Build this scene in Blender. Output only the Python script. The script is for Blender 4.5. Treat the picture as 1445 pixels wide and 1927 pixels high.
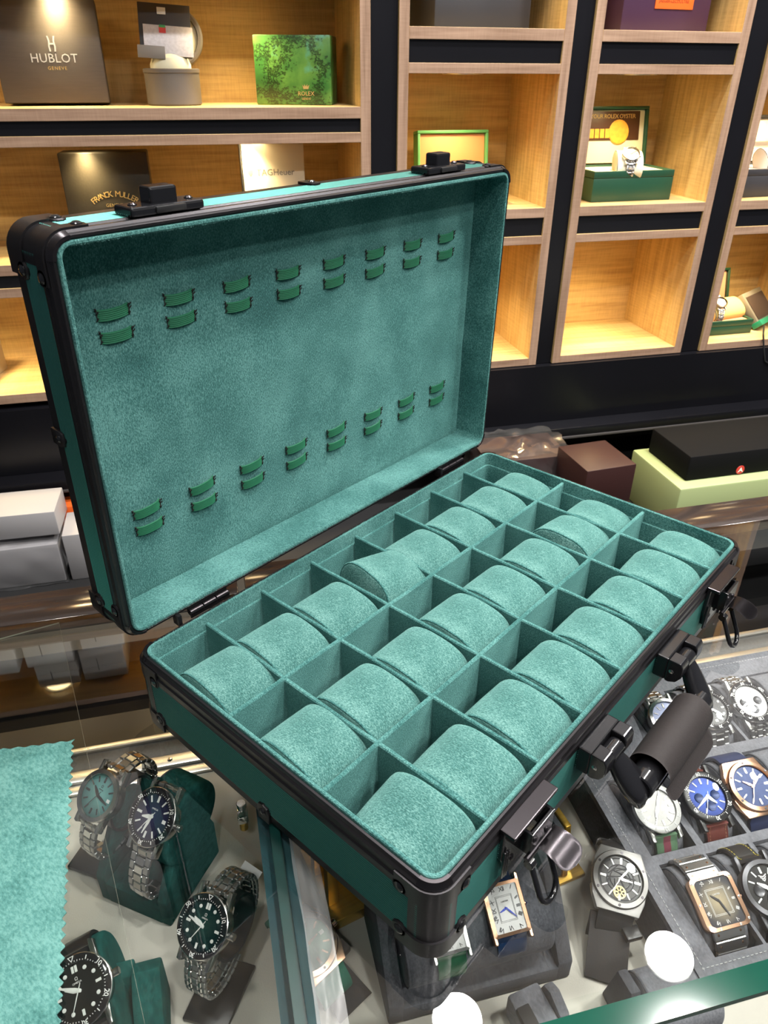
import bpy, bmesh, math, random
from math import sin, cos, pi, radians, sqrt, atan2
from mathutils import Vector as V, Matrix as M4, noise as mnoise
random.seed(7)
for o in list(bpy.data.objects): bpy.data.objects.remove(o)
SC = bpy.context.scene
COL = SC.collection

# ------------------------------------------------------------------ camera
CAM = V((-0.4141, -0.2658, 0.4330))
CR = V((0.6642, -0.7475, 0.0056)); CD = V((-0.3821, -0.3459, -0.8570)); CF = V((0.6425, 0.5670, -0.5154))
FPX = 1396.25
cd = bpy.data.cameras.new('camera'); cam = bpy.data.objects.new('camera', cd); COL.objects.link(cam)
cd.sensor_fit = 'HORIZONTAL'; cd.sensor_width = 36.0; cd.lens = 36.0 * FPX / 1445.0
cd.clip_start = 0.01; cd.clip_end = 50
m = M4.Identity(4)
for i in range(3):
    m[i][0] = CR[i]; m[i][1] = -CD[i]; m[i][2] = -CF[i]; m[i][3] = CAM[i]
cam.matrix_world = m
SC.camera = cam
# depth of field as in the photo: the far shelves are slightly soft
cd.dof.use_dof = True; cd.dof.focus_distance = 0.58; cd.dof.aperture_fstop = 36.0

# ------------------------------------------------------------------ view, world
vs = SC.view_settings
vs.view_transform = 'Standard'; vs.look = 'None'; vs.gamma = 1.0; vs.use_curve_mapping = False
vs.exposure = 0.0
SC.cycles.max_bounces = 10; SC.cycles.transparent_max_bounces = 24
SC.cycles.glossy_bounces = 5; SC.cycles.diffuse_bounces = 4
SC.cycles.caustics_reflective = False; SC.cycles.caustics_refractive = False
SC.cycles.sample_clamp_indirect = 4.0
w = bpy.data.worlds.new('room_air'); SC.world = w; w.use_nodes = True
w.node_tree.nodes['Background'].inputs[0].default_value = (0.80, 0.86, 1.0, 1)
w.node_tree.nodes['Background'].inputs[1].default_value = 0.12

# shop axes: s runs along the counter, n points from the customer side to the shelves
TH = radians(-34.5)
SD = V((cos(TH), sin(TH), 0)); ND = V((-sin(TH), cos(TH), 0))
def S(s, n, z): return V((CAM.x, CAM.y, 0)) + SD * s + ND * n + V((0, 0, z))
def ray(x, y): return (CR * ((x - 722.5) / FPX) + CD * ((y - 963.5) / FPX) + CF).normalized()
def at(x, y, z): d = ray(x, y); return CAM + d * ((z - CAM.z) / d.z)      # a photo point on a level at height z
def sn(p): q = p - V((CAM.x, CAM.y, 0)); return (q.dot(SD), q.dot(ND), p.z)
def wall_at(x, y, N): d = ray(x, y); q = CAM + d * (N / d.dot(ND)); return sn(q)

# ------------------------------------------------------------------ room lights (recessed ceiling downlights)
CEIL = 1.6
DL = [(1.01, .87), (.41, .855), (-.19, .87), (1.01, .18), (.41, .18), (-.19, .18), (1.61, .18), (1.61, .87), (1.01, -.75), (.41, -.75), (-.19, -.75)]
DLW = {1.61: 12.0, 1.01: 13.0, .41: 9.0, -.19: 3.5}
for i, (s, n) in enumerate(DL):
    L = bpy.data.lights.new('downlight_beam', 'AREA'); L.shape = 'DISK'; L.size = .12; L.energy = DLW[s]; L.color = (1.0, .97, .93); L.spread = radians(150)
    o = bpy.data.objects.new('downlight_beam', L); COL.objects.link(o); o.location = S(s, n, CEIL - .012)
WARM = (1.0, .75, .38)

# ------------------------------------------------------------------ materials
MATS = {}
def newmat(name):
    mt = bpy.data.materials.new(name); mt.use_nodes = True; MATS[name] = mt
    nt = mt.node_tree; return mt, nt, nt.nodes['Principled BSDF']
def setp(b, **k):
    for a, v in k.items():
        n = a.replace('_', ' ').title().replace('Ior', 'IOR')
        s = b.inputs[n]
        s.default_value = (*v, 1) if isinstance(v, tuple) and len(v) == 3 else v
def N(nt, t, **k):
    n = nt.nodes.new(t)
    for a, v in k.items():
        if a in n.inputs: n.inputs[a].default_value = v
        else: setattr(n, a, v)
    return n
def mat(name, col, rough=.5, metal=0., var=0., scale=60., bump=0., bscale=300., stretch=None, **k):
    mt, nt, b = newmat(name)
    setp(b, base_color=col, roughness=rough, metallic=metal, **k)
    tc = N(nt, 'ShaderNodeTexCoord'); src = tc.outputs['Object']
    if stretch:
        mp = N(nt, 'ShaderNodeMapping'); mp.inputs['Scale'].default_value = stretch
        nt.links.new(src, mp.inputs[0]); src = mp.outputs[0]
    if var:
        nz = N(nt, 'ShaderNodeTexNoise'); nz.inputs['Scale'].default_value = scale; nz.inputs['Detail'].default_value = 5
        nt.links.new(src, nz.inputs['Vector'])
        mx = N(nt, 'ShaderNodeMix', data_type='RGBA')
        mx.inputs[6].default_value = (*[c * (1 - var) for c in col], 1); mx.inputs[7].default_value = (*[min(1, c * (1 + var)) for c in col], 1)
        nt.links.new(nz.outputs[0], mx.inputs[0]); nt.links.new(mx.outputs[2], b.inputs['Base Color'])
    if bump:
        n2 = N(nt, 'ShaderNodeTexNoise'); n2.inputs['Scale'].default_value = bscale; n2.inputs['Detail'].default_value = 3
        nt.links.new(src, n2.inputs['Vector'])
        bp = N(nt, 'ShaderNodeBump'); bp.inputs['Strength'].default_value = bump; bp.inputs['Distance'].default_value = .0006
        nt.links.new(n2.outputs[0], bp.inputs['Height']); nt.links.new(bp.outputs[0], b.inputs['Normal'])
    return mt
def velvet(name, dark, mid, light, fine=1150., nap=22., bump=1.0, sheen=.5, ribs=0.):
    """plush: short pile with glints, brushed patches, and a sheen"""
    mt, nt, b = newmat(name)
    setp(b, roughness=.95, sheen_weight=sheen, sheen_roughness=.45, sheen_tint=tuple(min(1, c * 2.6) for c in light), specular_ior_level=.12)
    tc = N(nt, 'ShaderNodeTexCoord')
    nz = N(nt, 'ShaderNodeTexNoise'); nz.inputs['Scale'].default_value = fine; nz.inputs['Detail'].default_value = 4; nz.inputs['Roughness'].default_value = .7
    mp = N(nt, 'ShaderNodeMapping'); mp.inputs['Scale'].default_value = (1, .55, .8)
    nt.links.new(tc.outputs['Object'], mp.inputs[0]); nt.links.new(mp.outputs[0], nz.inputs['Vector'])
    n2 = N(nt, 'ShaderNodeTexNoise'); n2.inputs['Scale'].default_value = nap; n2.inputs['Detail'].default_value = 3
    nt.links.new(tc.outputs['Object'], n2.inputs['Vector'])
    ad = N(nt, 'ShaderNodeMath', operation='MULTIPLY_ADD'); ad.inputs[1].default_value = .5; 
    nt.links.new(n2.outputs[0], ad.inputs[0]); nt.links.new(nz.outputs[0], ad.inputs[2])
    rp = N(nt, 'ShaderNodeValToRGB'); e = rp.color_ramp.elements
    e[0].position = .50; e[0].color = (*dark, 1); e[1].position = .92; e[1].color = (*light, 1)
    k = e.new(.70); k.color = (*mid, 1)
    nt.links.new(ad.outputs[0], rp.inputs[0]); nt.links.new(rp.outputs[0], b.inputs['Base Color'])
    bp = N(nt, 'ShaderNodeBump'); bp.inputs['Strength'].default_value = bump; bp.inputs['Distance'].default_value = .0012
    nt.links.new(nz.outputs[0], bp.inputs['Height']); nt.links.new(bp.outputs[0], b.inputs['Normal'])
    return mt
def wood(name, c1, c2, axis, scale=1., weave=.35, rough=.45):
    """oak veneer: long streaks along one axis with a fine cross weave"""
    mt, nt, b = newmat(name); setp(b, roughness=rough, specular_ior_level=.35)
    tc = N(nt, 'ShaderNodeTexCoord')
    def layer(sc, st, det=4):
        mp = N(nt, 'ShaderNodeMapping'); mp.inputs['Scale'].default_value = st
        nz = N(nt, 'ShaderNodeTexNoise'); nz.inputs['Scale'].default_value = sc; nz.inputs['Detail'].default_value = det
        nt.links.new(tc.outputs['Object'], mp.inputs[0]); nt.links.new(mp.outputs[0], nz.inputs['Vector']); return nz.outputs[0]
    st = [8.0, 8.0, 8.0]; st[axis] = .5
    a = layer(14 * scale, tuple(st)); st2 = [.5, .5, .5]; st2[axis] = 6
    c = layer(60 * scale, tuple(st2), 2); st3 = [40., 40., 40.]; st3[axis] = 1.
    g = layer(12 * scale, tuple(st3), 2)
    m1 = N(nt, 'ShaderNodeMath', operation='MULTIPLY_ADD'); m1.inputs[1].default_value = weave
    nt.links.new(c, m1.inputs[0]); nt.links.new(a, m1.inputs[2])
    m2 = N(nt, 'ShaderNodeMath', operation='MULTIPLY_ADD'); m2.inputs[1].default_value = weave
    nt.links.new(g, m2.inputs[0]); nt.links.new(m1.outputs[0], m2.inputs[2])
    rp = N(nt, 'ShaderNodeValToRGB'); e = rp.color_ramp.elements
    mid = (1 + 2 * weave) / 2
    e[0].position = max(0, mid - .32); e[0].color = (*c1, 1); e[1].position = min(1, mid + .32); e[1].color = (*c2, 1)
    nt.links.new(m2.outputs[0], rp.inputs[0]); nt.links.new(rp.outputs[0], b.inputs['Base Color'])
    return mt
def glassy(name, tint=(1, 1, 1), r0=.08, rough=0.0, power=5.0, haze=0.0):
    """clear sheet: see-through with angle-dependent mirror reflection"""
    mt = bpy.data.materials.new(name); mt.use_nodes = True; MATS[name] = mt; nt = mt.node_tree
    for n in list(nt.nodes): nt.nodes.remove(n)
    out = N(nt, 'ShaderNodeOutputMaterial'); mx = N(nt, 'ShaderNodeMixShader')
    tr = N(nt, 'ShaderNodeBsdfTransparent'); tr.inputs[0].default_value = (*tint, 1)
    gl = N(nt, 'ShaderNodeBsdfGlossy'); gl.inputs['Roughness'].default_value = rough
    lw = N(nt, 'ShaderNodeLayerWeight'); lw.inputs[0].default_value = .5
    pw = N(nt, 'ShaderNodeMath', operation='POWER'); pw.inputs[1].default_value = power
    ma = N(nt, 'ShaderNodeMath', operation='MULTIPLY_ADD'); ma.inputs[1].default_value = 1 - r0; ma.inputs[2].default_value = r0
    nt.links.new(lw.outputs['Facing'], pw.inputs[0]); nt.links.new(pw.outputs[0], ma.inputs[0]); nt.links.new(ma.outputs[0], mx.inputs[0])
    first = tr.outputs[0]
    if haze:
        df = N(nt, 'ShaderNodeBsdfDiffuse'); df.inputs[0].default_value = (.9, .92, .92, 1)
        m0 = N(nt, 'ShaderNodeMixShader'); m0.inputs[0].default_value = haze
        nt.links.new(tr.outputs[0], m0.inputs[1]); nt.links.new(df.outputs[0], m0.inputs[2]); first = m0.outputs[0]
    nt.links.new(first, mx.inputs[1]); nt.links.new(gl.outputs[0], mx.inputs[2]); nt.links.new(mx.outputs[0], out.inputs[0])
    return mt
def emit(name, col, strength):
    mt, nt, b = newmat(name); setp(b, base_color=(.9, .9, .9), emission_color=col, emission_strength=strength); return mt

VEL = velvet('teal_velvet', (.009, .048, .047), (.034, .128, .121), (.140, .325, .305))
VEL2 = velvet('teal_velvet_pillow', (.011, .052, .050), (.046, .152, .140), (.185, .365, .335), nap=30)
CLOTH = velvet('teal_microfibre', (.034, .115, .106), (.070, .195, .178), (.125, .285, .26), fine=520, nap=40, bump=.6, sheen=.3)
GREYV = velvet('grey_suede', (.105, .107, .120), (.150, .152, .170), (.20, .203, .225), fine=600, nap=60, bump=.3, sheen=.2)
DGREYV = velvet('dark_grey_suede', (.048, .049, .056), (.075, .077, .087), (.105, .107, .12), fine=600, nap=45, bump=.3, sheen=.2)
PINEV = velvet('pine_green_suede', (.004, .035, .032), (.008, .062, .055), (.016, .095, .085), fine=320, nap=40, bump=.3, sheen=.15)
BLK = mat('black_anodised_aluminium', (.030, .028, .031), .34, .75, var=.15, scale=20, bump=.05, bscale=900)
GLOSSB = mat('black_gloss_metal', (.012, .012, .014), .16, .3, specular_ior_level=.8)
DARKNICKEL = mat('smoked_nickel', (.055, .05, .055), .24, .9)
GREEN = mat('green_ribbed_aluminium', (.046, .190, .165), .30, .72, var=.12, scale=9)
LEATHER = mat('dark_brown_leather', (.040, .033, .033), .62, 0, var=.2, scale=400, bump=.35, bscale=1500)
ELAST = mat('green_elastic', (.010, .125, .060), .6, 0, var=.25, scale=200)
STITCH = mat('dark_thread', (.012, .010, .010), .8)
STEEL = mat('polished_steel', (.62, .61, .59), .20, 1.0, var=.08, scale=80)
BRUSH = mat('brushed_steel', (.46, .46, .46), .36, 1.0, var=.12, scale=120)
TITAN = mat('grey_titanium', (.30, .29, .28), .42, .9)
GOLD = mat('rose_gold', (.80, .47, .30), .22, 1.0)
YGOLD = mat('brushed_brass', (.72, .44, .08), .34, .85, var=.25, scale=40, stretch=(1, 12, 1))
CHROME = mat('chrome', (.8, .8, .8), .08, 1.0)
WHITE = mat('white_print', (.85, .85, .83), .5)
INK = mat('black_print', (.015, .015, .02), .5)
GOLDPRINT = mat('gold_foil', (.85, .62, .25), .35, .7)
SILVERPRINT = mat('silver_foil', (.85, .85, .85), .3, .6)
BLACKP = mat('black_plastic', (.018, .018, .019), .3)
BLACKS = mat('black_suede_board', (.030, .027, .027), .75, bump=.3)
BLACKL = mat('black_laminate', (.006, .006, .008), .30, 0, var=.3, scale=6, specular_ior_level=.3)
CABIN = mat('black_cabinet_inside', (.008, .008, .009), .7)
BRONZE = mat('dark_bronze_counter_strip', (.045, .034, .030), .10, .35, var=.12, scale=60)
ALU = mat('aluminium_rail', (.72, .70, .66), .3, .9, var=.1, scale=30)
CREAM = mat('cream_display_fabric', (.60, .57, .50), .85, 0, var=.06, scale=30, bump=.25, bscale=900)
CARPET = mat('grey_felt_strip', (.13, .125, .12), .95, 0, var=.35, scale=500, bump=.5)
OAKB = wood('oak_veneer_back', (.40, .250, .095), (.66, .46, .195), 0, 1.0, .35)
OAKS = wood('oak_veneer_side', (.40, .250, .095), (.66, .46, .195), 2, 1.0, .35)
OAKE = wood('oak_edge_band', (.22, .132, .085), (.42, .275, .190), 0, 1.3, .25)
OAKEV = wood('oak_edge_band_upright', (.22, .132, .085), (.42, .275, .190), 2, 1.3, .25)
GLASS = glassy('counter_glass', (.96, .975, .97), .12)
CLEAR = glassy('glass_underside', (.985, .995, .99), .01, power=9)
CRYS = glassy('watch_crystal', (.98, .98, .98), .06)
EDGEG = mat('green_glass_edge', (.003, .056, .036), .10, 0, var=.3, scale=25)
JOINT = mat('dark_green_joint', (.004, .030, .026), .25, 0, var=.3, scale=60)
EDGEB = mat('blue_grey_glass_edge', (.028, .066, .076), .12, 0, var=.3, scale=90)
SILIC = glassy('clear_silicone', (.88, .90, .88), .07, rough=.30, haze=.07)
WRAP = glassy('clear_wrapping_film', (.95, .95, .96), .07, rough=.14, power=2.6, haze=.03)
LAMP = emit('puck_light_diffuser', WARM, 9.0)
DLAMP = emit('downlight_diffuser', (1, .97, .93), 34.0)
CEILM = mat('white_ceiling_paint', (.80, .80, .79), .9)
FLOORM = mat('dark_floor', (.10, .095, .09), .5, var=.2, scale=8)

# ------------------------------------------------------------------ mesh helper
class B:
    def __init__(s): s.bm = bmesh.new(); s.mi = 0
    def _fin(s, n0):
        s.bm.faces.ensure_lookup_table()
        for f in s.bm.faces[n0:]: f.material_index = s.mi
    def raw(s, vs, fs, M=None):
        n0 = len(s.bm.faces); bv = [s.bm.verts.new(M @ V(v) if M else V(v)) for v in vs]
        for f in fs:
            try: s.bm.faces.new([bv[i] for i in f])
            except ValueError: pass
        s._fin(n0); return s
    def box(s, c, d, bev=0., M=None, seg=2):
        t = bmesh.new(); bmesh.ops.create_cube(t, size=1.0)
        for v in t.verts: v.co = V((v.co.x * d[0], v.co.y * d[1], v.co.z * d[2]))
        if bev: bmesh.ops.bevel(t, geom=list(t.edges), offset=min(bev, min(d) * .49), segments=seg, profile=.5, affect='EDGES')
        t.verts.ensure_lookup_table(); t.verts.index_update()
        vs = [v.co + V(c) for v in t.verts]; fs = [[v.index for v in f.verts] for f in t.faces]; t.free()
        return s.raw(vs, fs, M)
    def b2(s, a, b, bev=0., M=None):
        return s.box([(a[i] + b[i]) / 2 for i in range(3)], [abs(b[i] - a[i]) for i in range(3)], bev, M)
    def prism(s, pts, h0, h1, M=None, bev=0.):
        """outline in xy, extruded in z"""
        t = bmesh.new(); n = len(pts)
        lo = [t.verts.new((p[0], p[1], h0)) for p in pts]; hi = [t.verts.new((p[0], p[1], h1)) for p in pts]
        t.faces.new(lo[::-1]); t.faces.new(hi)
        for i in range(n): t.faces.new((lo[i], lo[(i + 1) % n], hi[(i + 1) % n], hi[i]))
        bmesh.ops.recalc_face_normals(t, faces=t.faces)
        if bev: bmesh.ops.bevel(t, geom=list(t.edges), offset=bev, segments=2, profile=.5, affect='EDGES')
        t.verts.index_update(); vs = [v.co.copy() for v in t.verts]; fs = [[v.index for v in f.verts] for f in t.faces]; t.free()
        return s.raw(vs, fs, M)
    def lathe(s, prof, seg=32, M=None, a0=0., a1=2 * pi, sx=1., sy=1.):
        full = abs(a1 - a0 - 2 * pi) < 1e-6; k = seg if full else seg + 1
        vs = []; fs = []
        for i in range(k):
            a = a0 + (a1 - a0) * i / seg
            for r, z in prof: vs.append((r * cos(a) * sx, r * sin(a) * sy, z))
        p = len(prof)
        for i in range(seg):
            j = (i + 1) % k
            for q in range(p - 1): fs.append((i * p + q, j * p + q, j * p + q + 1, i * p + q + 1))
        n0 = len(s.bm.faces); s.raw(vs, fs, M); bmesh.ops.remove_doubles(s.bm, verts=s.bm.verts[:], dist=1e-7) if prof[0][0] == 0 or prof[-1][0] == 0 else None
        return s
    def cyl(s, p0, p1, r0, r1=None, seg=16, bev=0.):
        r1 = r0 if r1 is None else r1; p0 = V(p0); p1 = V(p1); d = p1 - p0; L = d.length
        M = M4.Translation(p0) @ d.to_track_quat('Z', 'Y').to_matrix().to_4x4()
        if bev: pr = [(0, 0), (r0 - bev, 0), (r0, bev), (r1, L - bev), (r1 - bev, L), (0, L)]
        else: pr = [(0, 0), (r0, 0), (r1, L), (0, L)]
        vs = []; fs = []
        ring = pr[1:-1]; p = len(ring)
        for i in range(seg):
            a = 2 * pi * i / seg
            for r, z in ring: vs.append((r * cos(a), r * sin(a), z))
        for i in range(seg):
            j = (i + 1) % seg
            for q in range(p - 1): fs.append((i * p + q, j * p + q, j * p + q + 1, i * p + q + 1))
        fs.append([i * p for i in range(seg)][::-1]); fs.append([i * p + p - 1 for i in range(seg)])
        return s.raw(vs, fs, M)
    def tube(s, path, r, seg=8, closed=False, flat=1.):
        path = [V(p) for p in path]; n = len(path); vs = []; fs = []
        up = None
        for i, p in enumerate(path):
            a = path[(i - 1) % n] if closed or i > 0 else p; b = path[(i + 1) % n] if closed or i < n - 1 else p
            t = (b - a).normalized()
            if up is None: up = t.orthogonal().normalized()
            up = (up - t * up.dot(t)).normalized(); sd = t.cross(up); rr = r[i] if isinstance(r, (list, tuple)) else r
            for k in range(seg):
                an = 2 * pi * k / seg; vs.append(p + up * (cos(an) * rr) + sd * (sin(an) * rr * flat))
        for i in range(n if closed else n - 1):
            j = (i + 1) % n
            for k in range(seg): l = (k + 1) % seg; fs.append((i * seg + k, i * seg + l, j * seg + l, j * seg + k))
        if not closed: fs.append(list(range(seg))[::-1]); fs.append([(n - 1) * seg + k for k in range(seg)])
        return s.raw(vs, fs)
    def ring(s, prof, hx, hy, r, seg=8, yc=0., M=None, closed=False):
        """profile (inset, z) swept round a rounded rectangle"""
        vs = []; p = len(prof); cnt = 0; fs = []
        for cxs, cys, a0 in ((1, 1, 0), (-1, 1, pi / 2), (-1, -1, pi), (1, -1, 1.5 * pi)):
            for k in range(seg + 1):
                a = a0 + (pi / 2) * k / seg
                for off, z in prof:
                    rr = max(r - off, .0005); ex = hx - off - rr; ey = hy - off - rr
                    vs.append((cxs * ex + rr * cos(a), yc + cys * ey + rr * sin(a), z))
                cnt += 1
        for i in range(cnt):
            j = (i + 1) % cnt
            for q in range(p if closed else p - 1): q2 = (q + 1) % p; fs.append((i * p + q, j * p + q, j * p + q2, i * p + q2))
        return s.raw(vs, fs, M)
    def grid(s, fn, nu, nv, M=None, thick=0.):
        vs = [fn(i / nu, j / nv) for i in range(nu + 1) for j in range(nv + 1)]
        fs = [(i * (nv + 1) + j, (i + 1) * (nv + 1) + j, (i + 1) * (nv + 1) + j + 1, i * (nv + 1) + j + 1) for i in range(nu) for j in range(nv)]
        return s.raw(vs, fs, M)
    def build(s, name, mats, parent=None, M=None, smooth=28., fixn=True):
        if fixn: bmesh.ops.recalc_face_normals(s.bm, faces=s.bm.faces)
        me = bpy.data.meshes.new(name); s.bm.to_mesh(me); s.bm.free()
        for mt in (mats if isinstance(mats, (list, tuple)) else [mats]): me.materials.append(mt)
        if smooth:
            me.shade_smooth(); me.set_sharp_from_angle(angle=radians(smooth))
        return link(name, me, parent, M)
def link(name, me, parent=None, M=None):
    o = bpy.data.objects.new(name, me); COL.objects.link(o)
    if parent: o.parent = parent
    if M is not None: o.matrix_local = M
    return o
def tag(o, label=None, cat=None, group=None, kind=None):
    for k, v in (('label', label), ('category', cat), ('group', group), ('kind', kind)):
        if v: o[k] = v
    return o
def thing(name, label, cat, M=None, group=None):
    o = bpy.data.objects.new(name, None); COL.objects.link(o); o.empty_display_size = .02
    if M is not None: o.matrix_world = M
    return tag(o, label, cat, group)
def T(x, y, z): return M4.Translation(V((x, y, z)))
def RX(a): return M4.Rotation(a, 4, 'X')
def RY(a): return M4.Rotation(a, 4, 'Y')
def RZ(a): return M4.Rotation(a, 4, 'Z')
def SM(s, n, z, rz=0.): return M4.Translation(S(s, n, z)) @ RZ(TH + rz)      # a frame standing in the shop axes
def frame(o, x, y, z):
    mm = M4.Identity(4)
    for i in range(3): mm[i][0] = x[i]; mm[i][1] = y[i]; mm[i][2] = z[i]; mm[i][3] = o[i]
    return mm
TXT = {}
def text_mesh(txt, size, depth=.0002, spacing=1.0, shear=0.):
    key = (txt, size, depth, spacing)
    if key in TXT: return TXT[key]
    cu = bpy.data.curves.new('lettering', 'FONT'); cu.body = txt; cu.size = size; cu.extrude = depth; cu.align_x = 'CENTER'; cu.align_y = 'CENTER'; cu.resolution_u = 2; cu.space_character = spacing; cu.shear = shear
    o = bpy.data.objects.new('lettering', cu); COL.objects.link(o)
    me = bpy.data.meshes.new_from_object(o.evaluated_get(bpy.context.evaluated_depsgraph_get()))
    bpy.data.objects.remove(o); bpy.data.curves.remove(cu); TXT[key] = me; return me
def add_text(b, txt, size, M, depth=.0002, spacing=1.0):
    me = text_mesh(txt, size, depth, spacing); b.raw([v.co for v in me.vertices], [list(p.vertices) for p in me.polygons], M)
def lettering(txt, size, M, mt, parent, depth=.0002, spacing=1.0, bold=0.):
    b = B(); add_text(b, txt, size, M, depth, spacing); return b.build('lettering', mt, parent, smooth=0)
# ================================================================== the room shell
def struct(name, b, mt): return tag(b.build(name, mt), kind='structure')
RM = SM(0, 0, 0)
o = struct('floor', B().b2((-3, -3, -.97), (4, 2.2, -.95), M=RM), FLOORM)
o = struct('ceiling', B().b2((-3, -3, CEIL), (4, 2.2, CEIL + .03), M=RM), CEILM)
o = struct('wall_back', B().b2((-2.2, 1.53, -.95), (3.2, 1.60, CEIL), M=RM), BLACKL)
o = struct('added_bulkhead', B().b2((-2.2, 1.29, 1.0), (3.2, 1.529, CEIL - .002), M=RM), mat('added_bulkhead_paint', (.52, .50, .50), .8))  # unseen pale bulkhead, added to brighten reflections in the glossy black metal
for i, (s, n) in enumerate(DL):
    where = ('over the aisle behind the counter', 'over the front edge of the counter', 'over the customer side')[0 if n > .5 else 1 if n > -.5 else 2]
    r = thing('ceiling_downlight', 'white round recessed ceiling downlight %s, %s' % (where, 'left of the case' if s < 0 else 'above the case' if s < .7 else 'right of the case' if s < 1.3 else 'far right'), 'downlight', SM(s, n, CEIL - .008), 'ceiling downlights')
    B().lathe([(.062, 0), (.075, 0), (.076, .004), (.075, .008), (.062, .008)], 40).build('trim_ring', mat('white_lamp_ring', (.85, .85, .85), .4) if i == 0 else MATS['white_lamp_ring'], r)
    B().lathe([(0, .003), (.062, .003)], 40).build('diffuser', DLAMP, r)

# ================================================================== shelving
DF, DB = 1.30, 1.51          # front and back of the shelving
def board(name, a, b, root, off, horiz=True):
    bb = B().b2(a, b, .0006); bb.bm.normal_update()
    bb.mi = 0
    for f in bb.bm.faces:
        if f.normal.y < -.5: f.material_index = 1
    return bb.build(name, [OAKB if horiz else OAKS, OAKE if horiz else OAKEV], root, off, smooth=0)
def shelf_unit(label, s0, s1, zb, rows, lamps, zt, energy):
    """s0,s1 inner sides; rows = [(floor z, ceiling z)] from the bottom up"""
    t = .0165; org = ((s0 + s1) / 2, DF, zb); off = T(-org[0], -org[1], -org[2])
    root = thing('shelving_unit', label, 'shelf', SM(*org))
    board('side_panel', (s0 - t, DF, zb), (s0, DB, zt), root, off, False)
    board('side_panel', (s1, DF, zb), (s1 + t, DB, zt), root, off, False)
    B().b2((s0, DB - .006, zb), (s1, DB, zt)).build('back_panel', OAKB, root, off, smooth=0)
    board('shelf_board', (s0, DF, zb), (s1, DB - .006, rows[0][0]), root, off)
    for k, (fl, ce) in enumerate(rows):
        nx = rows[k + 1][0] if k + 1 < len(rows) else zt
        board('shelf_board', (s0, DF, ce), (s1, DB - .006, ce + .0145), root, off)          # ceiling of this cell
        if k + 1 < len(rows):
            board('shelf_board', (s0, DF, nx - .0165), (s1, DB - .006, nx), root, off)
            B().b2((s0, DF + .004, ce + .0145), (s1, DB - .006, nx - .0165)).build('fascia_strip', BLACKL, root, off, smooth=0)
        for s in lamps:
            c = V((s, DF + .072, ce))
            p = B().lathe([(.030, -.0015), (.034, -.0015), (.035, 0), (.035, .001)], 28).build('puck_light_ring', ALU, root, off @ M4.Translation(c))
            B().lathe([(0, -.0008), (.030, -.0008)], 28).build('puck_light_lens', LAMP, p)
            L = bpy.data.lights.new('puck_light_beam', 'SPOT'); L.energy = energy; L.color = WARM; L.spot_size = radians(122); L.spot_blend = 1.; L.shadow_soft_size = .022
            lo = bpy.data.objects.new('puck_light_beam', L); COL.objects.link(lo); lo.location = S(c.x, c.y, c.z - .004)
    return root
EN = 7.2
LROWS = [(-.050, .1116), (.162, .327), (.3775, .5425), (.593, .758)]
RROWS = [(-.060, .156), (.218, .423), (.485, .690), (.752, .957)]
shelf_unit('wide oak shelving unit with warm puck lights at left behind the case', -.78, .2836, -.066, LROWS, (-.66, -.405, -.15, .105), .775, EN)
shelf_unit('oak shelving unit behind the right end of the open lid', .3610, .6180, -.0745, RROWS, (.475,), .972, EN)
shelf_unit('oak shelving unit holding the green watch box and the empty lit cell', .6860, .9420, -.0745, RROWS, (.80,), .972, EN)
shelf_unit('oak shelving unit cut by the right edge of the photo', 1.0190, 1.2760, -.0745, RROWS, (1.13,), .972, EN)
# black posts between the units
for a, b, lab in ((.3003, .3443, 'left of the orange lined box'), (.6347, .6693, 'left of the green watch box'), (.9587, 1.0023, 'right of the empty lit cell')):
    org = ((a + b) / 2, DF + .006, -.0745)
    tag(B().b2((a - org[0], 0, 0), (b - org[0], .2, 1.047), .0004).build('divider_post', BLACKL, None, SM(*org), smooth=0), 'black laminate upright between shelving units, %s' % lab, 'post', 'black uprights between shelving units')
# black base cabinet with a lip and an open store below
root = thing('base_cabinet', 'long black cabinet under the shelves with an open storage bay', 'cabinet', SM(0, DF - .05, -.95))
off = T(0, -(DF - .05), .95)
B().b2((-1.6, DF - .010, -.196), (2.2, DB, -.0755)).build('upper_panel', BLACKL, root, off, smooth=0)
B().b2((-1.6, DF - .050, -.2175), (2.2, DB, -.1965), .003).build('ledge', BLACKL, root, off)
B().b2((-1.6, DF - .052, -.220), (2.2, DF - .047, -.2145), .001).build('ledge_trim', mat('grey_trim', (.12, .11, .11), .4, .5), root, off)
B().b2((-1.6, DF + .15, -.95), (2.2, DF + .16, -.2175)).build('bay_back', CABIN, root, off, smooth=0)
B().b2((-1.6, DF - .35, -.375), (2.2, DF + .15, -.335), .002).build('bay_shelf', CABIN, root, off)
B().b2((-1.6, DF - .33, -.95), (2.2, DF + .15, -.3755)).build('plinth', CABIN, root, off, smooth=0)

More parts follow.
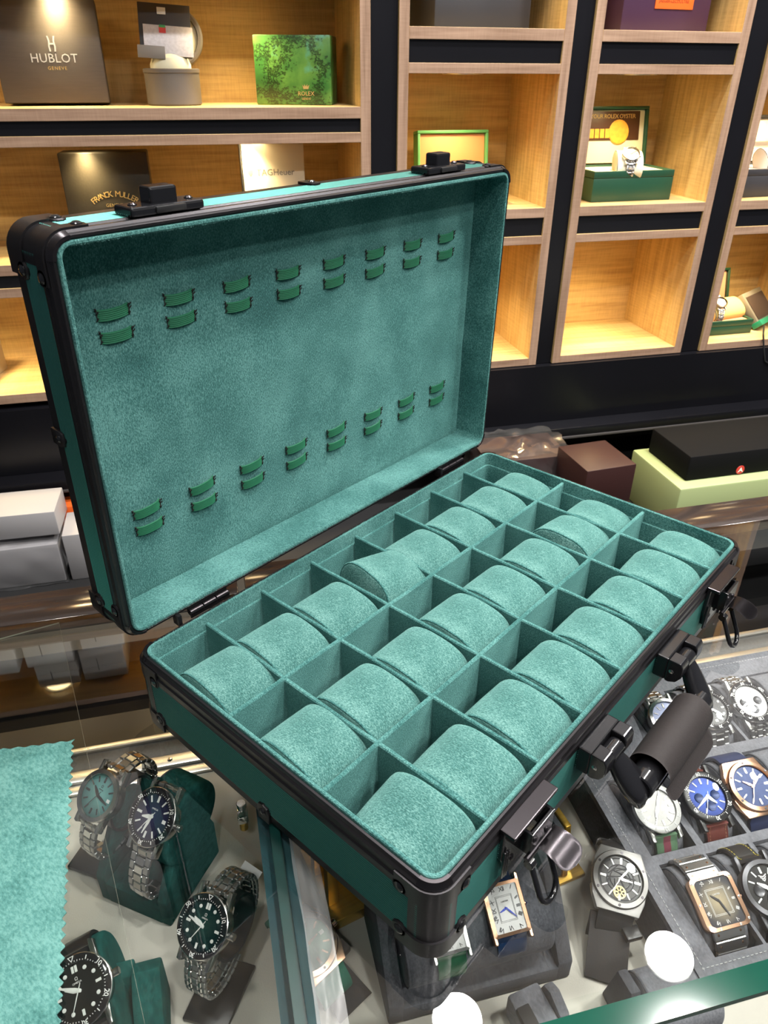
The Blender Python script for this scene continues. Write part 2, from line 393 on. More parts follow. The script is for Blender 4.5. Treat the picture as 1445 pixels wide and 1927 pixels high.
# ================================================================== glass counter (two showcases side by side)
ZF = -.16       # display floor
def showcase(label, s0, s1, seam):
    org = ((s0 + s1) / 2, .375, -.95); off = T(-org[0], -org[1], -org[2])
    root = thing('glass_showcase', label, 'showcase', SM(*org))
    g = B().prism([(.158, -.010), (.158, -.0055), (.1705, 0), (.583, 0), (.583, -.010)], s0, s1, M4(((0, 0, 1, 0), (1, 0, 0, 0), (0, 1, 0, 0), (0, 0, 0, 1)))); g.bm.normal_update()
    for f in g.bm.faces:
        f.material_index = 0 if f.normal.z > .99 else 1 if f.normal.z < -.5 or f.normal.y > .5 else 2
    g.build('glass_top', [GLASS, CLEAR, EDGEG], root, off, smooth=0)
    B().b2((s0, .176, ZF - .03), (s1, .182, -.0105)).build('front_pane', CLEAR, root, off, smooth=0)
    a = s1 - .007 if seam > 0 else s0
    p = B().b2((a, .184, ZF), (a + .007, .572, -.0105)); p.bm.normal_update()
    for f in p.bm.faces: f.material_index = 0 if abs(f.normal.x) > .5 else 1
    p.build('side_pane', [glassy('side_pane_glass%d' % (seam > 0), (.80, .87, .86), .07, haze=.10), EDGEB], root, off, smooth=0)
    B().b2((s0, .184, ZF - .012), (s1, .5165, ZF)).build('display_floor', CREAM, root, off, smooth=0)
    B().b2((s0, .5175, ZF - .012), (s1, .5280, ZF + .003), .001).build('door_rail', ALU, root, off)
    B().b2((s0, .5290, ZF - .012), (s1, .5425, ZF + .006), .001).build('door_rail', ALU, root, off)
    B().b2((s0, .5430, ZF - .012), (s1, .5670, ZF + .001)).build('felt_strip', CARPET, root, off, smooth=0)
    B().b2((s0, .5675, ZF - .012), (s1, .5745, ZF + .004), .001).build('door_rail', ALU, root, off)
    B().b2((s0, .5750, ZF - .03), (s1, .630, ZF - .012)).build('bottom_bar', BLACKL, root, off, smooth=0)
    B().b2((s0, .584, -.014), (s1, .630, 0), .001).build('back_strip', BRONZE, root, off)
    B().b2((s0, .186, -.95), (s1, .57, ZF - .013)).build('plinth', BLACKL, root, off, smooth=0)
    for k in range(3):
        B().lathe([(0, .0012), (.0018, .0011), (.0026, 0)], 12).build('screw', CHROME, root, off @ T(s1 - .085 - .22 * k, .536, ZF + .006))
    return root
showcase('left glass showcase under the cloth and the left corner of the case', -1.0, .0035, 1)
showcase('right glass showcase with the grey watch tray inside', .0105, 1.5, -1)
tag(B().b2((-.0034, -.19, 0), (.0034, .19, .006)).build('silicone_joint', JOINT, None, SM(.007, .376, -.0085), smooth=0), 'dark green joint between the two glass tops', 'joint')
bb = B()
def tp(u, v):
    n = .185 + .395 * v
    return (.016 * (u - .5) * (1 + .14 * mnoise.noise((n * 18, u * 3, 0))) + .0012 * mnoise.noise((n * 30, 2, u)), n - .38, .0004 + .0006 * abs(mnoise.noise((u * 6, n * 60, 3))))
bb.grid(tp, 10, 90)
tag(bb.build('clear_tape', SILIC, None, SM(.0235, .38, 0)), 'hazy strip of clear tape along the glass seam', 'tape')
# loose clear sheet on the left
a, b_ = at(110, 1168, .0035), at(172, 1458, .0035)
yv = (a - b_); L_ = yv.length; yv.normalize(); xv = V((0, 0, 1)).cross(yv) * -1
g = B().b2((-.55, -L_ - .36, 0), (0, 0, .0014), .0002); g.bm.normal_update()
for f in g.bm.faces: f.material_index = 0 if f.normal.z > .5 else 1 if f.normal.z < -.5 else 2
tag(g.build('glass_sheet', [glassy('sheet_glass', (.97, .98, .97), .05), CLEAR, mat('pale_glass_edge', (.35, .36, .28), .2)], None, frame(V((a.x, a.y, .0004)), V((0, 0, 1)).cross(yv) * -1, yv, V((0, 0, 1))) if False else frame(V((a.x, a.y, .0004)), yv.cross(V((0, 0, 1))), yv, V((0, 0, 1))), smooth=0), 'loose clear glass sheet lying on the counter under the cloth', 'glass sheet')
# ================================================================== the watch case
HX = .2252
case = thing('watch_case', 'open green ribbed aluminium watch case with teal velvet lining and black corners', 'watch case', T(0, .003, 0))
CI = T(0, -.003, 0)
def panel(b, L, h0, h1, pitch=.0020, depth=.0009):
    """horizontally ribbed sheet in local xz, ribs along x, facing -y"""
    n = max(1, round((h1 - h0) / pitch)); p = (h1 - h0) / n; vs = []; 
    prof = []
    for k in range(n):
        z = h0 + k * p
        prof += [(0, z), (-depth * .55, z + p * .08), (-depth * .88, z + p * .22), (-depth, z + p * .38), (-depth * .88, z + p * .54), (-depth * .55, z + p * .68), (0, z + p * .76)]
    prof.append((0, h1))
    for y, z in prof: vs += [(-L / 2, y, z), (L / 2, y, z)]
    b.raw(vs, [(2 * i, 2 * i + 1, 2 * i + 3, 2 * i + 2) for i in range(len(prof) - 1)])
def bent(b, hx, hy, r, sx, sy, z0, z1, out, ext, thick=.0012, yc=0., seg=8, round_top=0.):
    """a plate bent round one corner of the box"""
    pts = []
    R = r + out; cx = sx * (hx - r); cy = yc + sy * (hy - r)
    for k in range(-1, seg + 2):
        kk = min(max(k, 0), seg); a = (pi / 2) * kk / seg
        d = V((cos(a), sin(a), 0)); p = V((R * d.x, R * d.y, 0))
        if k == -1: p += V((0, -ext, 0))
        if k == seg + 1: p += V((-ext, 0, 0))
        pts.append((p, d))
    vs = []; fs = []
    for p, d in pts:
        for q, z in ((p, z0), (p, z1), (p - d * thick, z1), (p - d * thick, z0)): vs.append((cx + sx * q.x, cy + sy * q.y, z))
    n = len(pts)
    for i in range(n - 1):
        for q in range(4): fs.append((i * 4 + q, (i + 1) * 4 + q, (i + 1) * 4 + (q + 1) % 4, i * 4 + (q + 1) % 4))
    fs.append((0, 1, 2, 3)); fs.append((n * 4 - 4, n * 4 - 3, n * 4 - 2, n * 4 - 1))
    b.raw(vs, fs)
def rivet(b, p, d, r=.0034, h=.0016):
    b.lathe([(0, h), (r * .55, h * .85), (r, h * .25), (r, -.0005)], 14, M4.Translation(V(p)) @ V(d).to_track_quat('Z', 'Y').to_matrix().to_4x4())
def half(HY, yc, H, rail, band, parent, M):
    """one half of the case, opening towards +z"""
    r = .014
    # frame rails
    b = B(); b.ring([(.006, 0), (.0015, 0), (-.0004, .0015), (-.0004, rail - .001), (.001, rail), (.004, rail)], HX, HY, r, yc=yc); b.build('edge_rail', BLK, parent, M)
    zb = H - band
    b = B(); b.ring([(.004, zb), (-.0006, zb), (-.0008, zb + .0006), (-.0008, H - .0105), (.0002, H - .0095), (.0002, H - .0065), (-.0004, H - .0058), (-.0004, H - .0035), (.0010, H - .0022), (.0012, H - .0012), (.0019, H), (.0034, H), (.0042, H - .001), (.0044, H - .012)], HX, HY, r, yc=yc)
    b.build('opening_rim', BLK, parent, M)
    for sy in (-1, 1):
        b = B(); panel(b, 2 * HX - 2 * r + .004, rail - .0005, zb + .0005)
        b.build('ribbed_panel', GREEN, parent, M @ T(0, yc + sy * HY, 0) @ (RZ(0) if sy < 0 else RZ(pi)), smooth=55, fixn=False)
    for sx in (-1, 1):
        b = B(); panel(b, 2 * HY - 2 * r + .004, rail - .0005, zb + .0005)
        b.build('ribbed_panel', GREEN, parent, M @ T(sx * HX, yc, 0) @ RZ(-pi / 2 if sx < 0 else pi / 2), smooth=55, fixn=False)
    b = B(); b.b2((-HX + .003, yc - HY + .003, .0005), (HX - .003, yc + HY - .003, .002)); b.build('outer_sheet', GREEN, parent, M, smooth=0)
    for sx in (-1, 1):
        for sy in (-1, 1):
            b = B(); bent(b, HX, HY, r, sx, sy, rail - .002, zb + .003, .0009, .0045, yc=yc); c = b.build('corner_post', BLK, parent, M)
            b = B(); bent(b, HX, HY, r, sx, sy, -.0006, rail + .0035, .0022, .0125, .0018, yc=yc)
            cx = sx * (HX - r); cy = yc + sy * (HY - r)
            e1 = (cx + sx * (r + .0022), cy - sy * .0095, rail + .0015); e2 = (cx - sx * .0095, cy + sy * (r + .0022), rail + .0015)
            for e, d in ((e1, (sx, 0, 0)), (e2, (0, sy, 0))):
                Mq = M4.Translation(V(e)) @ V(d).to_track_quat('Z', 'Y').to_matrix().to_4x4()
                b.lathe([(0, .0), (.0050, .0), (.0056, -.0008), (.0056, -.002)], 18, Mq)
            q = b.build('corner_bumper', BLK, parent, M)
            for e, d in ((e1, (sx, 0, 0)), (e2, (0, sy, 0))): b = B(); rivet(b, e, d); b.build('rivet', GLOSSB, q)
            b = B(); bent(b, HX, HY, r, sx, sy, zb - .0015, H - .0045, .0016, .0145, .0014, yc=yc)
            e1 = (cx + sx * (r + .0016), cy - sy * .0105, zb + .0020); e2 = (cx - sx * .0105, cy + sy * (r + .0016), zb + .0020)
            for e, d in ((e1, (sx, 0, 0)), (e2, (0, sy, 0))):
                Mq = M4.Translation(V(e)) @ V(d).to_track_quat('Z', 'Y').to_matrix().to_4x4()
                b.lathe([(0, .0), (.0048, .0), (.0054, -.0007), (.0054, -.0016)], 18, Mq)
            q = b.build('corner_bracket', BLK, parent, M)
            for e, d in ((e1, (sx, 0, 0)), (e2, (0, sy, 0))): b = B(); rivet(b, e, d); b.build('rivet', GLOSSB, q)
            # glossy elbow of the rim with its cut joints
            b = B(); cxr, cyr = sx * (HX - r), yc + sy * (HY - r)
            prof = [(r - .0002 + .0006, H - .0036), (r - .0008, H - .0014), (r - .0016, H + .0007), (r - .0037, H + .0007), (r - .0046, H - .0012)]
            vs = []; fs = []; sg = 10; p_ = len(prof)
            for k in range(sg + 1):
                a = (pi / 2) * k / sg
                for rr, z in prof: vs.append((cxr + sx * rr * cos(a), cyr + sy * rr * sin(a), z))
            for k in range(sg):
                for q_ in range(p_ - 1): fs.append((k * p_ + q_, (k + 1) * p_ + q_, (k + 1) * p_ + q_ + 1, k * p_ + q_ + 1))
            fs.append(list(range(p_))); fs.append([sg * p_ + i for i in range(p_)])
            b.raw(vs, fs); b.build('rim_elbow', DARKNICKEL, parent, M)
def clip(parent, M, p, d, up):
    """small riveted rail clip"""
    z = V(d).normalized(); y = V(up).normalized(); x = y.cross(z)
    b = B(); b.prism([(-.0055, -.010), (.0055, -.010), (.006, 0), (.0045, .0045), (0, .0062), (-.0045, .0045), (-.006, 0)], -.001, .0016, bev=.0004)
    c = b.build('rail_clip', BLK, parent, M @ frame(V(p), x, y, z))
    b = B(); rivet(b, (0, -.0005, .0016), (0, 0, 1), .0028); b.build('rivet', GLOSSB, c)

# ---- base
BY0, BY1, BH = -.1375, .1455, .0640
BHY = (BY1 - BY0) / 2; BYC = (BY1 + BY0) / 2
half(BHY, BYC, BH, .0095, .0165, case, CI)
def felt_ring(name, offs, z0, z1, wav, parent, M, HY, yc, r, floor=None, mt=VEL):
    a, c = offs; b = B(); t = (c - a)
    b.ring([(a, z0), (a, z1 - .0006), (a + t * .25, z1), (a + t * .75, z1), (c, z1 - .0006), (c, z0)], HX, HY, r, seg=8, yc=yc)
    if floor is not None: b.b2((-HX + c - .0005, yc - HY + c - .0005, floor - .002), (HX - c + .0005, yc + HY - c + .0005, floor))
    return b.build(name, mt, parent, M)
def fringe(HY, yc, z, n, M, seed):
    rr = random.Random(seed); b = B(); r = .014; vs = []; fs = []
    per = [(2 * (HX - r), 0), (2 * (HY - r), 1), (2 * (HX - r), 2), (2 * (HY - r), 3)]; tot = sum(q[0] for q in per)
    for i in range(n):
        t = rr.uniform(0, tot); k = 0
        while t > per[k][0]: t -= per[k][0]; k += 1
        off = rr.choice((.0046, .0072)) + rr.uniform(-.0002, .0002)
        if k == 0: p = V((-HX + r + t, -HY + off, 0)); d = V((0, 1, 0)); a = V((1, 0, 0))
        elif k == 1: p = V((HX - off, -HY + r + t, 0)); d = V((-1, 0, 0)); a = V((0, 1, 0))
        elif k == 2: p = V((HX - r - t, HY - off, 0)); d = V((0, -1, 0)); a = V((1, 0, 0))
        else: p = V((-HX + off, HY - r - t, 0)); d = V((1, 0, 0)); a = V((0, 1, 0))
        p += V((0, yc, z - .0004)); tip = p + (d * rr.uniform(-.6, .6) + a * rr.uniform(-.7, .7) + V((0, 0, 1))).normalized() * rr.uniform(.0006, .0015)
        w = a * .00016; j = len(vs); vs += [p - w, p + w, tip]; fs.append((j, j + 1, j + 2))
    b.raw(vs, fs); return tag(b.build('velvet_fringe', VEL2, case, M, smooth=0, fixn=False), kind='stuff')
felt_ring('velvet_wall', (.0045, .0072), .003, BH + .0012, 0, case, CI, BHY, BYC, .014)
felt_ring('tray_insert', (.0074, .0096), .003, BH - .0120, 0, case, CI, BHY, BYC, .014, floor=.006)
fringe(BHY, BYC, BH + .0012, 5000, CI, 1)
DT = .062; DTH = .0034
def divider(L, seed):
    b = B(); n = 48; vs = []; fs = []
    prof = [(-DTH / 2, .006), (-DTH / 2, DT - .0011), (-DTH * .28, DT - .0002), (DTH * .28, DT - .0002), (DTH / 2, DT - .0011), (DTH / 2, .006)]
    for i in range(n + 1):
        x = -L / 2 + L * i / n; wb = .0007 * mnoise.noise((x * 22, seed * 7.3, 0)); wz = .0006 * mnoise.noise((x * 35, seed * 3.1, 5))
        for y, z in prof: vs.append((x, y + (wb if z > .02 else 0), z + (wz if z > .02 else 0)))
    p = len(prof)
    for i in range(n):
        for q in range(p - 1): fs.append((i * p + q, (i + 1) * p + q, (i + 1) * p + q + 1, i * p + q + 1))
    fs.append(list(range(p))); fs.append([n * p + q for q in range(p)])
    return b.raw(vs, fs)
ROWY = (.0441, -.0446)
for k, y in enumerate(ROWY): divider(.4385, k).build('divider', VEL, case, CI @ T(0, y, .0004))
CX = [-.2257 + .056 * (i + 1) + .0017 for i in range(7)]
for k, x in enumerate(CX): divider(.2665, k + 5).build('divider', VEL, case, CI @ T(x, .0008, 0) @ RZ(pi / 2))
clip(case, CI, (-HX - .0008, .0042, .010), (-1, 0, 0), (0, 0, 1))
clip(case, CI, (HX + .0008, .0042, .010), (1, 0, 0), (0, 0, 1))

# ---- lid
LA = -.020
LH, LD = .2862, .0445
LM = CI @ T(.0008, .1497, .0685) @ RX(-LA) @ RX(pi / 2)        # local y up the lid, local z towards the opening
LYC = LH / 2; LHY = LH / 2
lidroot = None
LMt = LM @ T(0, 0, -LD)
half(LHY, LYC, LD, .0115, .0125, case, LMt)
FLZ = LD - .0335
felt_ring('lid_velvet', (.0045, .0072), .003, LD + .0008, 0, case, LMt, LHY, LYC, .014)
fringe(LHY, LYC, LD + .0008, 5000, LMt, 2)
def lidfloor(u, v):
    x = (u - .5) * 2 * (HX - .0068); y = .0068 + v * (LH - .0136)
    z = FLZ + .0009 * mnoise.noise((x * 9, y * 9, 1.5)) + .0005 * mnoise.noise((x * 30, y * 30, 7))
    e = min(u, 1 - u) * 2 * HX; f = min(v, 1 - v) * LH
    return (x, y, z - .0010 * max(0, 1 - min(e, f) / .004))
lidpanel = B().grid(lidfloor, 90, 60).build('lid_panel', VEL, case, LMt)
# elastic loops: four rows of eight
def loop_mesh():
    b = B(); n = 12; w = .0112; h = .0037
    for k in range(6):                                   # six cords side by side
        yk = -h + (k + .5) * 2 * h / 6; pth = []
        for i in range(n + 1):
            u = -1 + 2 * i / n
            pth.append((u * w, yk + .0007 * (1 - u * u) * -1 + .0006 * u, .0022 * (1 - u ** 4) - .0006))
        b.tube(pth, .00078, 6)
    b.mi = 1
    for sx in (-1, 1):
        rr = random.Random(3 + sx)
        for k in range(9 if sx > 0 else 4):
            y = rr.uniform(-h, h); x = sx * (w + rr.uniform(-.0004, .0008))
            b.tube([(x - .0004, y - .0009, .0001), (x + .0003, y, .0007), (x + rr.uniform(-.0012, .0015), y + .0011, .0012)], .00042, 5)
        b.box((sx * (w + .0002), 0, .0001), (.0011 if sx > 0 else .0006, h * 2.1, .0006), .0002)
    return b
first = None
rows = [(.2962, .2942), (.2812, .2788), (.1478, .1432), (.1330, .1290)]
for zl, zr in rows:
    for k in range(8):
        x = -.175 + .05 * k; z = zl + (zr - zl) * k / 7
        yl = z - .0685
        Mx = T(x - .0008, yl, FLZ + .0006) @ RZ(random.uniform(-.05, .05))
        if first is None: first = loop_mesh().build('elastic_loop', [ELAST, STITCH], lidpanel, Mx); first['label'] = 'green ribbed elastic strap loop with black stitching'
        else: q = link('elastic_loop', first.data, lidpanel, Mx)
clip(case, LMt, (-HX - .0008, .155, .0105), (-1, 0, 0), (0, 0, 1))
clip(case, LMt, (0.003, LH + .0008, .0110), (0, 1, 0), (0, 0, 1))

# ---- catches on the top edge of the lid
for x in (-.142, .135):
    Mc = LMt @ T(x, LH + .0006, LD - .016)
    b = B(); b.box((0, .0028, 0), (.052, .0056, .020), .0016)
    c = b.build('latch_keeper', GLOSSB, case, Mc, smooth=12)
    B().box((.001, .0088, -.002), (.0195, .0120, .0125), .0016).build('keeper_hook', GLOSSB, c, smooth=12)
    B().box((.001, .0030, .0085), (.0215, .0040, .0060), .0008).build('keeper_slot', BLACKP, c)
    for px in (-.019, .021): b = B(); rivet(b, (px, .0056, 0), (0, 1, 0), .0028); b.build('rivet', DARKNICKEL, c)
# ---- hinges
for x in (-.154, .166):
    Mh = CI @ T(x, .1495, .0655)
    b = B(); b.b2((-.019, -.0025, -.004), (.019, -.0012, .0008), .0003); b.b2((-.019, .0012, -.0008), (.019, .0024, .006), .0003)
    c = b.build('hinge', BLK, case, Mh)
    for k in range(3):
        B().cyl((-.0185 + .0125 * k, 0, 0), (-.0185 + .0125 * k + .0120, 0, 0), .0029, seg=16, bev=.0004).build('hinge_knuckle', DARKNICKEL, c)
for x in (-.184, .142):
    B().b2((-.0016, -.004, -.004), (.0016, .004, .006), .0003).build('hinge_tab', BLK, case, CI @ T(x, .1485, .066))

# ---- two latches on the front
FY = BY0
def latch(x):
    Mb = CI @ T(x, FY - .0008, 0)
    b = B()                                               # backing plate, folded over the rim band
    b.prism([(-.0225, .060), (.0225, .060), (.0235, .057), (.0235, .034), (.016, .017), (-.016, .017), (-.0235, .034), (-.0235, .057)], -.0002, .0034, M4(((1, 0, 0, 0), (0, 0, -1, 0), (0, 1, 0, 0), (0, 0, 0, 1))), bev=.0009)
    c = b.build('latch', GLOSSB, case, Mb, smooth=12)
    B().box((0, -.0048, .0592), (.0475, .0105, .0030), .0007).build('top_flange', DARKNICKEL, c, smooth=12)
    b = B()
    for k in range(3): b.box((-.0225 + .0016 * k, -.0042 - .0003 * k, .030), (.0013, .0018, .024), .0005)
    b.build('plate_ridge', GLOSSB, c)
    b = B(); b.box((.003, -.0125, .0430), (.024, .0024, .0190), .0005); b.box((-.0085, -.0085, .0430), (.0020, .0104, .0190), .0004); b.box((.0145, -.0085, .0430), (.0020, .0104, .0190), .0004); b.box((.003, -.0085, .0350), (.0205, .0058, .0024), .0003)
    b.build('latch_housing', GLOSSB, c, smooth=12)
    for px, pz in ((-.006, .046), (.008, .041), (.004, .024), (-.012, .026)): b = B(); rivet(b, (px, -.0139 if pz > .04 else -.0038, pz), (0, -1, 0), .0022, .0012); b.build('rivet', DARKNICKEL, c)
    B().cyl((-.013, -.0135, .0335), (.015, -.0135, .0335), .0020, seg=12, bev=.0004).build('latch_pin', DARKNICKEL, c)
    # thumb lever: curved plate, wide rounded tip
    def lev(u, v):
        yy = -.0135 - .0230 * v; wd = .0102 + .0018 * v
        if v > .72: wd *= sqrt(max(0., 1 - ((v - .72) / .285) ** 2))
        zz = .0350 + .0040 * sin(v * pi * .8) - .0100 * v ** 1.4 + .003 * v ** 6
        return (.008 + (u - .5) * 2 * wd, yy, zz)
    b = B(); b.grid(lev, 10, 22); bmesh.ops.solidify(b.bm, geom=b.bm.faces[:], thickness=.0014)
    b.build('thumb_lever', DARKNICKEL, c, smooth=60)
    # wire bail hanging from the lever
    pth = []
    p0 = V((-.0095, -.0150, .0290)); p1 = V((.0085, -.0150, .0290)); dn = V((-.004, -.0145, -.0262))
    for t_ in (0, .35, .7): pth.append(p0 + dn * t_)
    for k in range(9):
        a = pi * k / 8; mid = (p0 + p1) / 2 + dn * .72; pth.append(mid + V((-cos(a) * .009, 0, 0)) + dn * (.28 * sin(a)))
    for t_ in (.7, .35, 0): pth.append(p1 + dn * t_)
    B().tube(pth, .0019, 10).build('wire_bail', GLOSSB, c, smooth=80)
    b = B(); b.cyl((-.0125, -.015, .0290), (-.0072, -.015, .0290), .0034, bev=.0005); b.cyl((.0062, -.015, .0290), (.0118, -.015, .0290), .0034, bev=.0005); b.build('bail_eye', GLOSSB, c)
for x in (-.1440, .1640): latch(x)

# ---- carrying handle
HXA, HXB = -.0565, .0640
hb = []
for x in (HXA, HXB):
    Mb = CI @ T(x, FY - .0008, .0415)
    b = B()
    b.b2((-.0200, -.0098, -.0100), (.0200, 0, .0105), .0012)
    for sx in (-1, 1):
        b.prism([(-.0096, -.0100), (-.0125, -.0105), (-.0180, -.0080), (-.0215, -.002), (-.0212, .0070), (-.0190, .0105), (-.0096, .0105)], -.0060, .0060, T(sx * .0140, 0, 0) @ M4(((0, 0, 1, 0), (1, 0, 0, 0), (0, 1, 0, 0), (0, 0, 0, 1))), bev=.0009)
    c = b.build('handle_bracket', GLOSSB, case, Mb, smooth=12)
    for sx in (-1, 1): b = B(); rivet(b, (sx * .0199, -.0135, .0005), (sx, 0, 0), .0019, .0008); b.build('bracket_pin', STEEL, c)
GY, GZ = -.1745, .0165
def arm(x, sx):
    b = B(); path = [(x, -.1525, .0430), (x, -.1580, .0375), (x + sx * .0015, -.1640, .0300), (x + sx * .0035, -.1700, .0225), (x + sx * .0060, GY - .0010, GZ - .0005), (x + sx * .0075, GY - .0040, GZ - .0080)]
    n = len(path); vs = []; fs = []
    ws = [(.0070, .0048), (.0073, .0052), (.0098, .0056), (.0112, .0060), (.0115, .0064), (.0090, .0040)]
    pts = []
    for i in range(n * 4 - 3):
        t = i / 4; k = min(int(t), n - 2); fr = t - k
        P = [V(path[max(0, min(n - 1, k + q))]) for q in (-1, 0, 1, 2)]
        p = .5 * ((2 * P[1]) + (P[2] - P[0]) * fr + (2 * P[0] - 5 * P[1] + 4 * P[2] - P[3]) * fr * fr + (3 * P[1] - P[0] - 3 * P[2] + P[3]) * fr ** 3)
        wa = ws[k][0] * (1 - fr) + ws[k + 1][0] * fr; wb = ws[k][1] * (1 - fr) + ws[k + 1][1] * fr
        pts.append((p, wa, wb))
    sg = 20
    for i, (p, wa, wb) in enumerate(pts):
        tg = (pts[min(i + 1, len(pts) - 1)][0] - pts[max(i - 1, 0)][0]).normalized()
        sd = V((1, 0, 0)); sd = (sd - tg * sd.dot(tg)).normalized() if abs(tg.x) < .85 else (V((0, -1, 1)) - tg * V((0, -1, 1)).dot(tg)).normalized()
        if i and sd.dot(prev) < 0: sd = -sd
        if i: sd = (prev * .7 + sd * .3); sd = (sd - tg * sd.dot(tg)).normalized()
        prev = sd; up = tg.cross(sd)
        for k in range(sg):
            a = 2 * pi * k / sg; ca, sa = cos(a), sin(a); e = .7
            vs.append(p + sd * (wa * math.copysign(abs(ca) ** e, ca)) + up * (wb * math.copysign(abs(sa) ** e, sa)))
    m_ = len(pts)
    for i in range(m_ - 1):
        for k in range(sg): fs.append((i * sg + k, i * sg + (k + 1) % sg, (i + 1) * sg + (k + 1) % sg, (i + 1) * sg + k))
    fs.append(list(range(sg))); fs.append([(m_ - 1) * sg + k for k in range(sg)])
    return b.raw(vs, fs)
handle = arm(HXA, 1).build('handle', GLOSSB, case, CI, smooth=60)
arm(HXB, -1).build('handle_arm', GLOSSB, handle, smooth=60)
B().cyl((HXA + .006, GY, GZ + .001), (HXB - .006, GY, GZ + .001), .0098, seg=24, bev=.001).build('handle_bar', GLOSSB, handle)
for x in (HXA, HXB): B().cyl((x - .0074, -.1538, .0425), (x + .0074, -.1538, .0425), .0064, seg=24, bev=.0006).build('handle_barrel', GLOSSB, handle)
# leather wrap, overlapping into a loose flap
def wrap(u, v):
    x = -.0345 + .0765 * u
    if v < .78:
        a = radians(-125) + (v / .78) * radians(330); r = .0150 + .0004 * sin(u * pi)
        return (x, GY + r * cos(a), GZ + .002 + r * sin(a))
    t = (v - .78) / .22; a = radians(205); r = .0150
    px = GY + r * cos(a); pz = GZ + .002 + r * sin(a)
    rc = min(u, 1 - u) * .0765                            # rounded flap corners
    lim = 1. if rc > .010 else sqrt(max(0, 1 - ((.010 - rc) / .010) ** 2)) * .45 + .55
    return (x, px - (.0080 * t * lim), pz - .001 - .0095 * t * lim + .0015 * sin(u * 5))
b = B(); b.grid(wrap, 24, 60); bmesh.ops.solidify(b.bm, geom=b.bm.faces[:], thickness=.0016)
b.build('leather_grip', LEATHER, handle, smooth=70)

# ================================================================== 24 velvet pillows
def pillow_mesh(hw=.0254, hy=.0330, hz=.0268, ex=3.1):
    b = B(); sec = [(-hw, .90), (-hw + .0005, .945), (-hw + .0018, .982), (-hw + .004, .997), (-hw * .5, 1.), (0, 1.004), (hw * .5, 1.), (hw - .004, .997), (hw - .0018, .982), (hw - .0005, .945), (hw, .90)]
    n = 44; vs = []; fs = []
    for x, sc in sec:
        for k in range(n):
            a = 2 * pi * k / n; ca, sa = cos(a), sin(a)
            y = math.copysign(abs(ca) ** (2 / ex), ca) * hy * sc; z = math.copysign(abs(sa) ** (2 / ex), sa) * hz * sc
            if z > 0: z += .0022 * (1 - (y / hy) ** 2) ; 
            vs.append((x, y, z + hz))
    m_ = len(sec)
    for i in range(m_ - 1):
        for k in range(n): fs.append((i * n + k, i * n + (k + 1) % n, (i + 1) * n + (k + 1) % n, (i + 1) * n + k))
    fs.append(list(range(n))); fs.append([(m_ - 1) * n + k for k in range(n)])
    b.raw(vs, fs); b.mi = 1
    pth = []                                             # sewn seam round one end
    for k in range(n):
        a = 2 * pi * k / n; ca, sa = cos(a), sin(a)
        y = math.copysign(abs(ca) ** (2 / ex), ca) * hy * .975; z = math.copysign(abs(sa) ** (2 / ex), sa) * hz * .975
        if z > 0: z += .0021 * (1 - (y / hy) ** 2)
        pth.append((-hw + .0014, y, z + hz))
    b.tube(pth, .0009, 6, closed=True)
    return b
pm = None
xs = [-.2168] + CX + [.2168]; ys = [.1310, ROWY[0], ROWY[1], -.1295]
ordn = ['first', 'second', 'third', 'fourth', 'fifth', 'sixth', 'seventh', 'last']
rown = ['hinge row', 'middle row', 'handle row']
odd = {(2, 0): (.10, -.10, .0035), (0, 3): (-.13, .16, .004), (1, 6): (.0, .12, .001), (1, 7): (.05, .05, 0), (2, 7): (.0, 0, -.006), (0, 0): (-.03, .04, .001)}
for r in range(3):
    for c in range(8):
        x = (xs[c] + xs[c + 1]) / 2; y = (ys[r] + ys[r + 1]) / 2 - .0068
        rz, ry, dz = odd.get((r, c), (random.uniform(-.035, .035), random.uniform(-.03, .03), random.uniform(-.001, .001)))
        if c in (0, 7): rz *= .5
        Mx = T(x, y, .0062 + abs(ry) * .010 + max(0, dz)) @ RZ(rz) @ RY(ry) @ RX(radians(4))
        if c == 7: Mx = Mx @ M4.Diagonal((.88, 1, .93, 1))
        if c == 0: Mx = Mx @ M4.Diagonal((.92, 1, 1, 1))
        lab = 'teal velvet watch pillow, %s from the left in the %s of the case' % (ordn[c], rown[r])
        if pm is None: o = pillow_mesh().build('watch_pillow', [VEL2, VEL], None, Mx, smooth=60); pm = o.data
        else: o = link('watch_pillow', pm, None, Mx)
        tag(o, lab, 'pillow', 'velvet watch pillows in the case')
# ================================================================== watches
def face_frame(px, py, z, dpx, nrm):
    """seat of a dial: centre at height z, 12 o'clock along the photo direction dpx, facing nrm"""
    P = at(px, py, z); n = V(nrm).normalized()
    d = ray(px + dpx[0], py + dpx[1]); Q = CAM + d * ((P - CAM).dot(n) / d.dot(n))
    y = (Q - P); y = (y - n * y.dot(n)).normalized()
    return frame(P, y.cross(n), y, n)
def dialmat(name, c0, c1, r, rough=.3, metal=.3, power=1.0):
    """dial with a sunburst-like radial change of enamel colour"""
    mt, nt, b = newmat(name); setp(b, roughness=rough, metallic=metal)
    tc = N(nt, 'ShaderNodeTexCoord'); ln = N(nt, 'ShaderNodeVectorMath', operation='LENGTH'); nt.links.new(tc.outputs['Object'], ln.inputs[0])
    mr = N(nt, 'ShaderNodeMapRange'); mr.inputs[1].default_value = 0; mr.inputs[2].default_value = r; nt.links.new(ln.outputs['Value'], mr.inputs[0])
    mx = N(nt, 'ShaderNodeMix', data_type='RGBA'); mx.inputs[6].default_value = (*c0, 1); mx.inputs[7].default_value = (*c1, 1)
    nt.links.new(mr.outputs[0], mx.inputs[0]); nt.links.new(mx.outputs[2], b.inputs['Base Color']); return mt
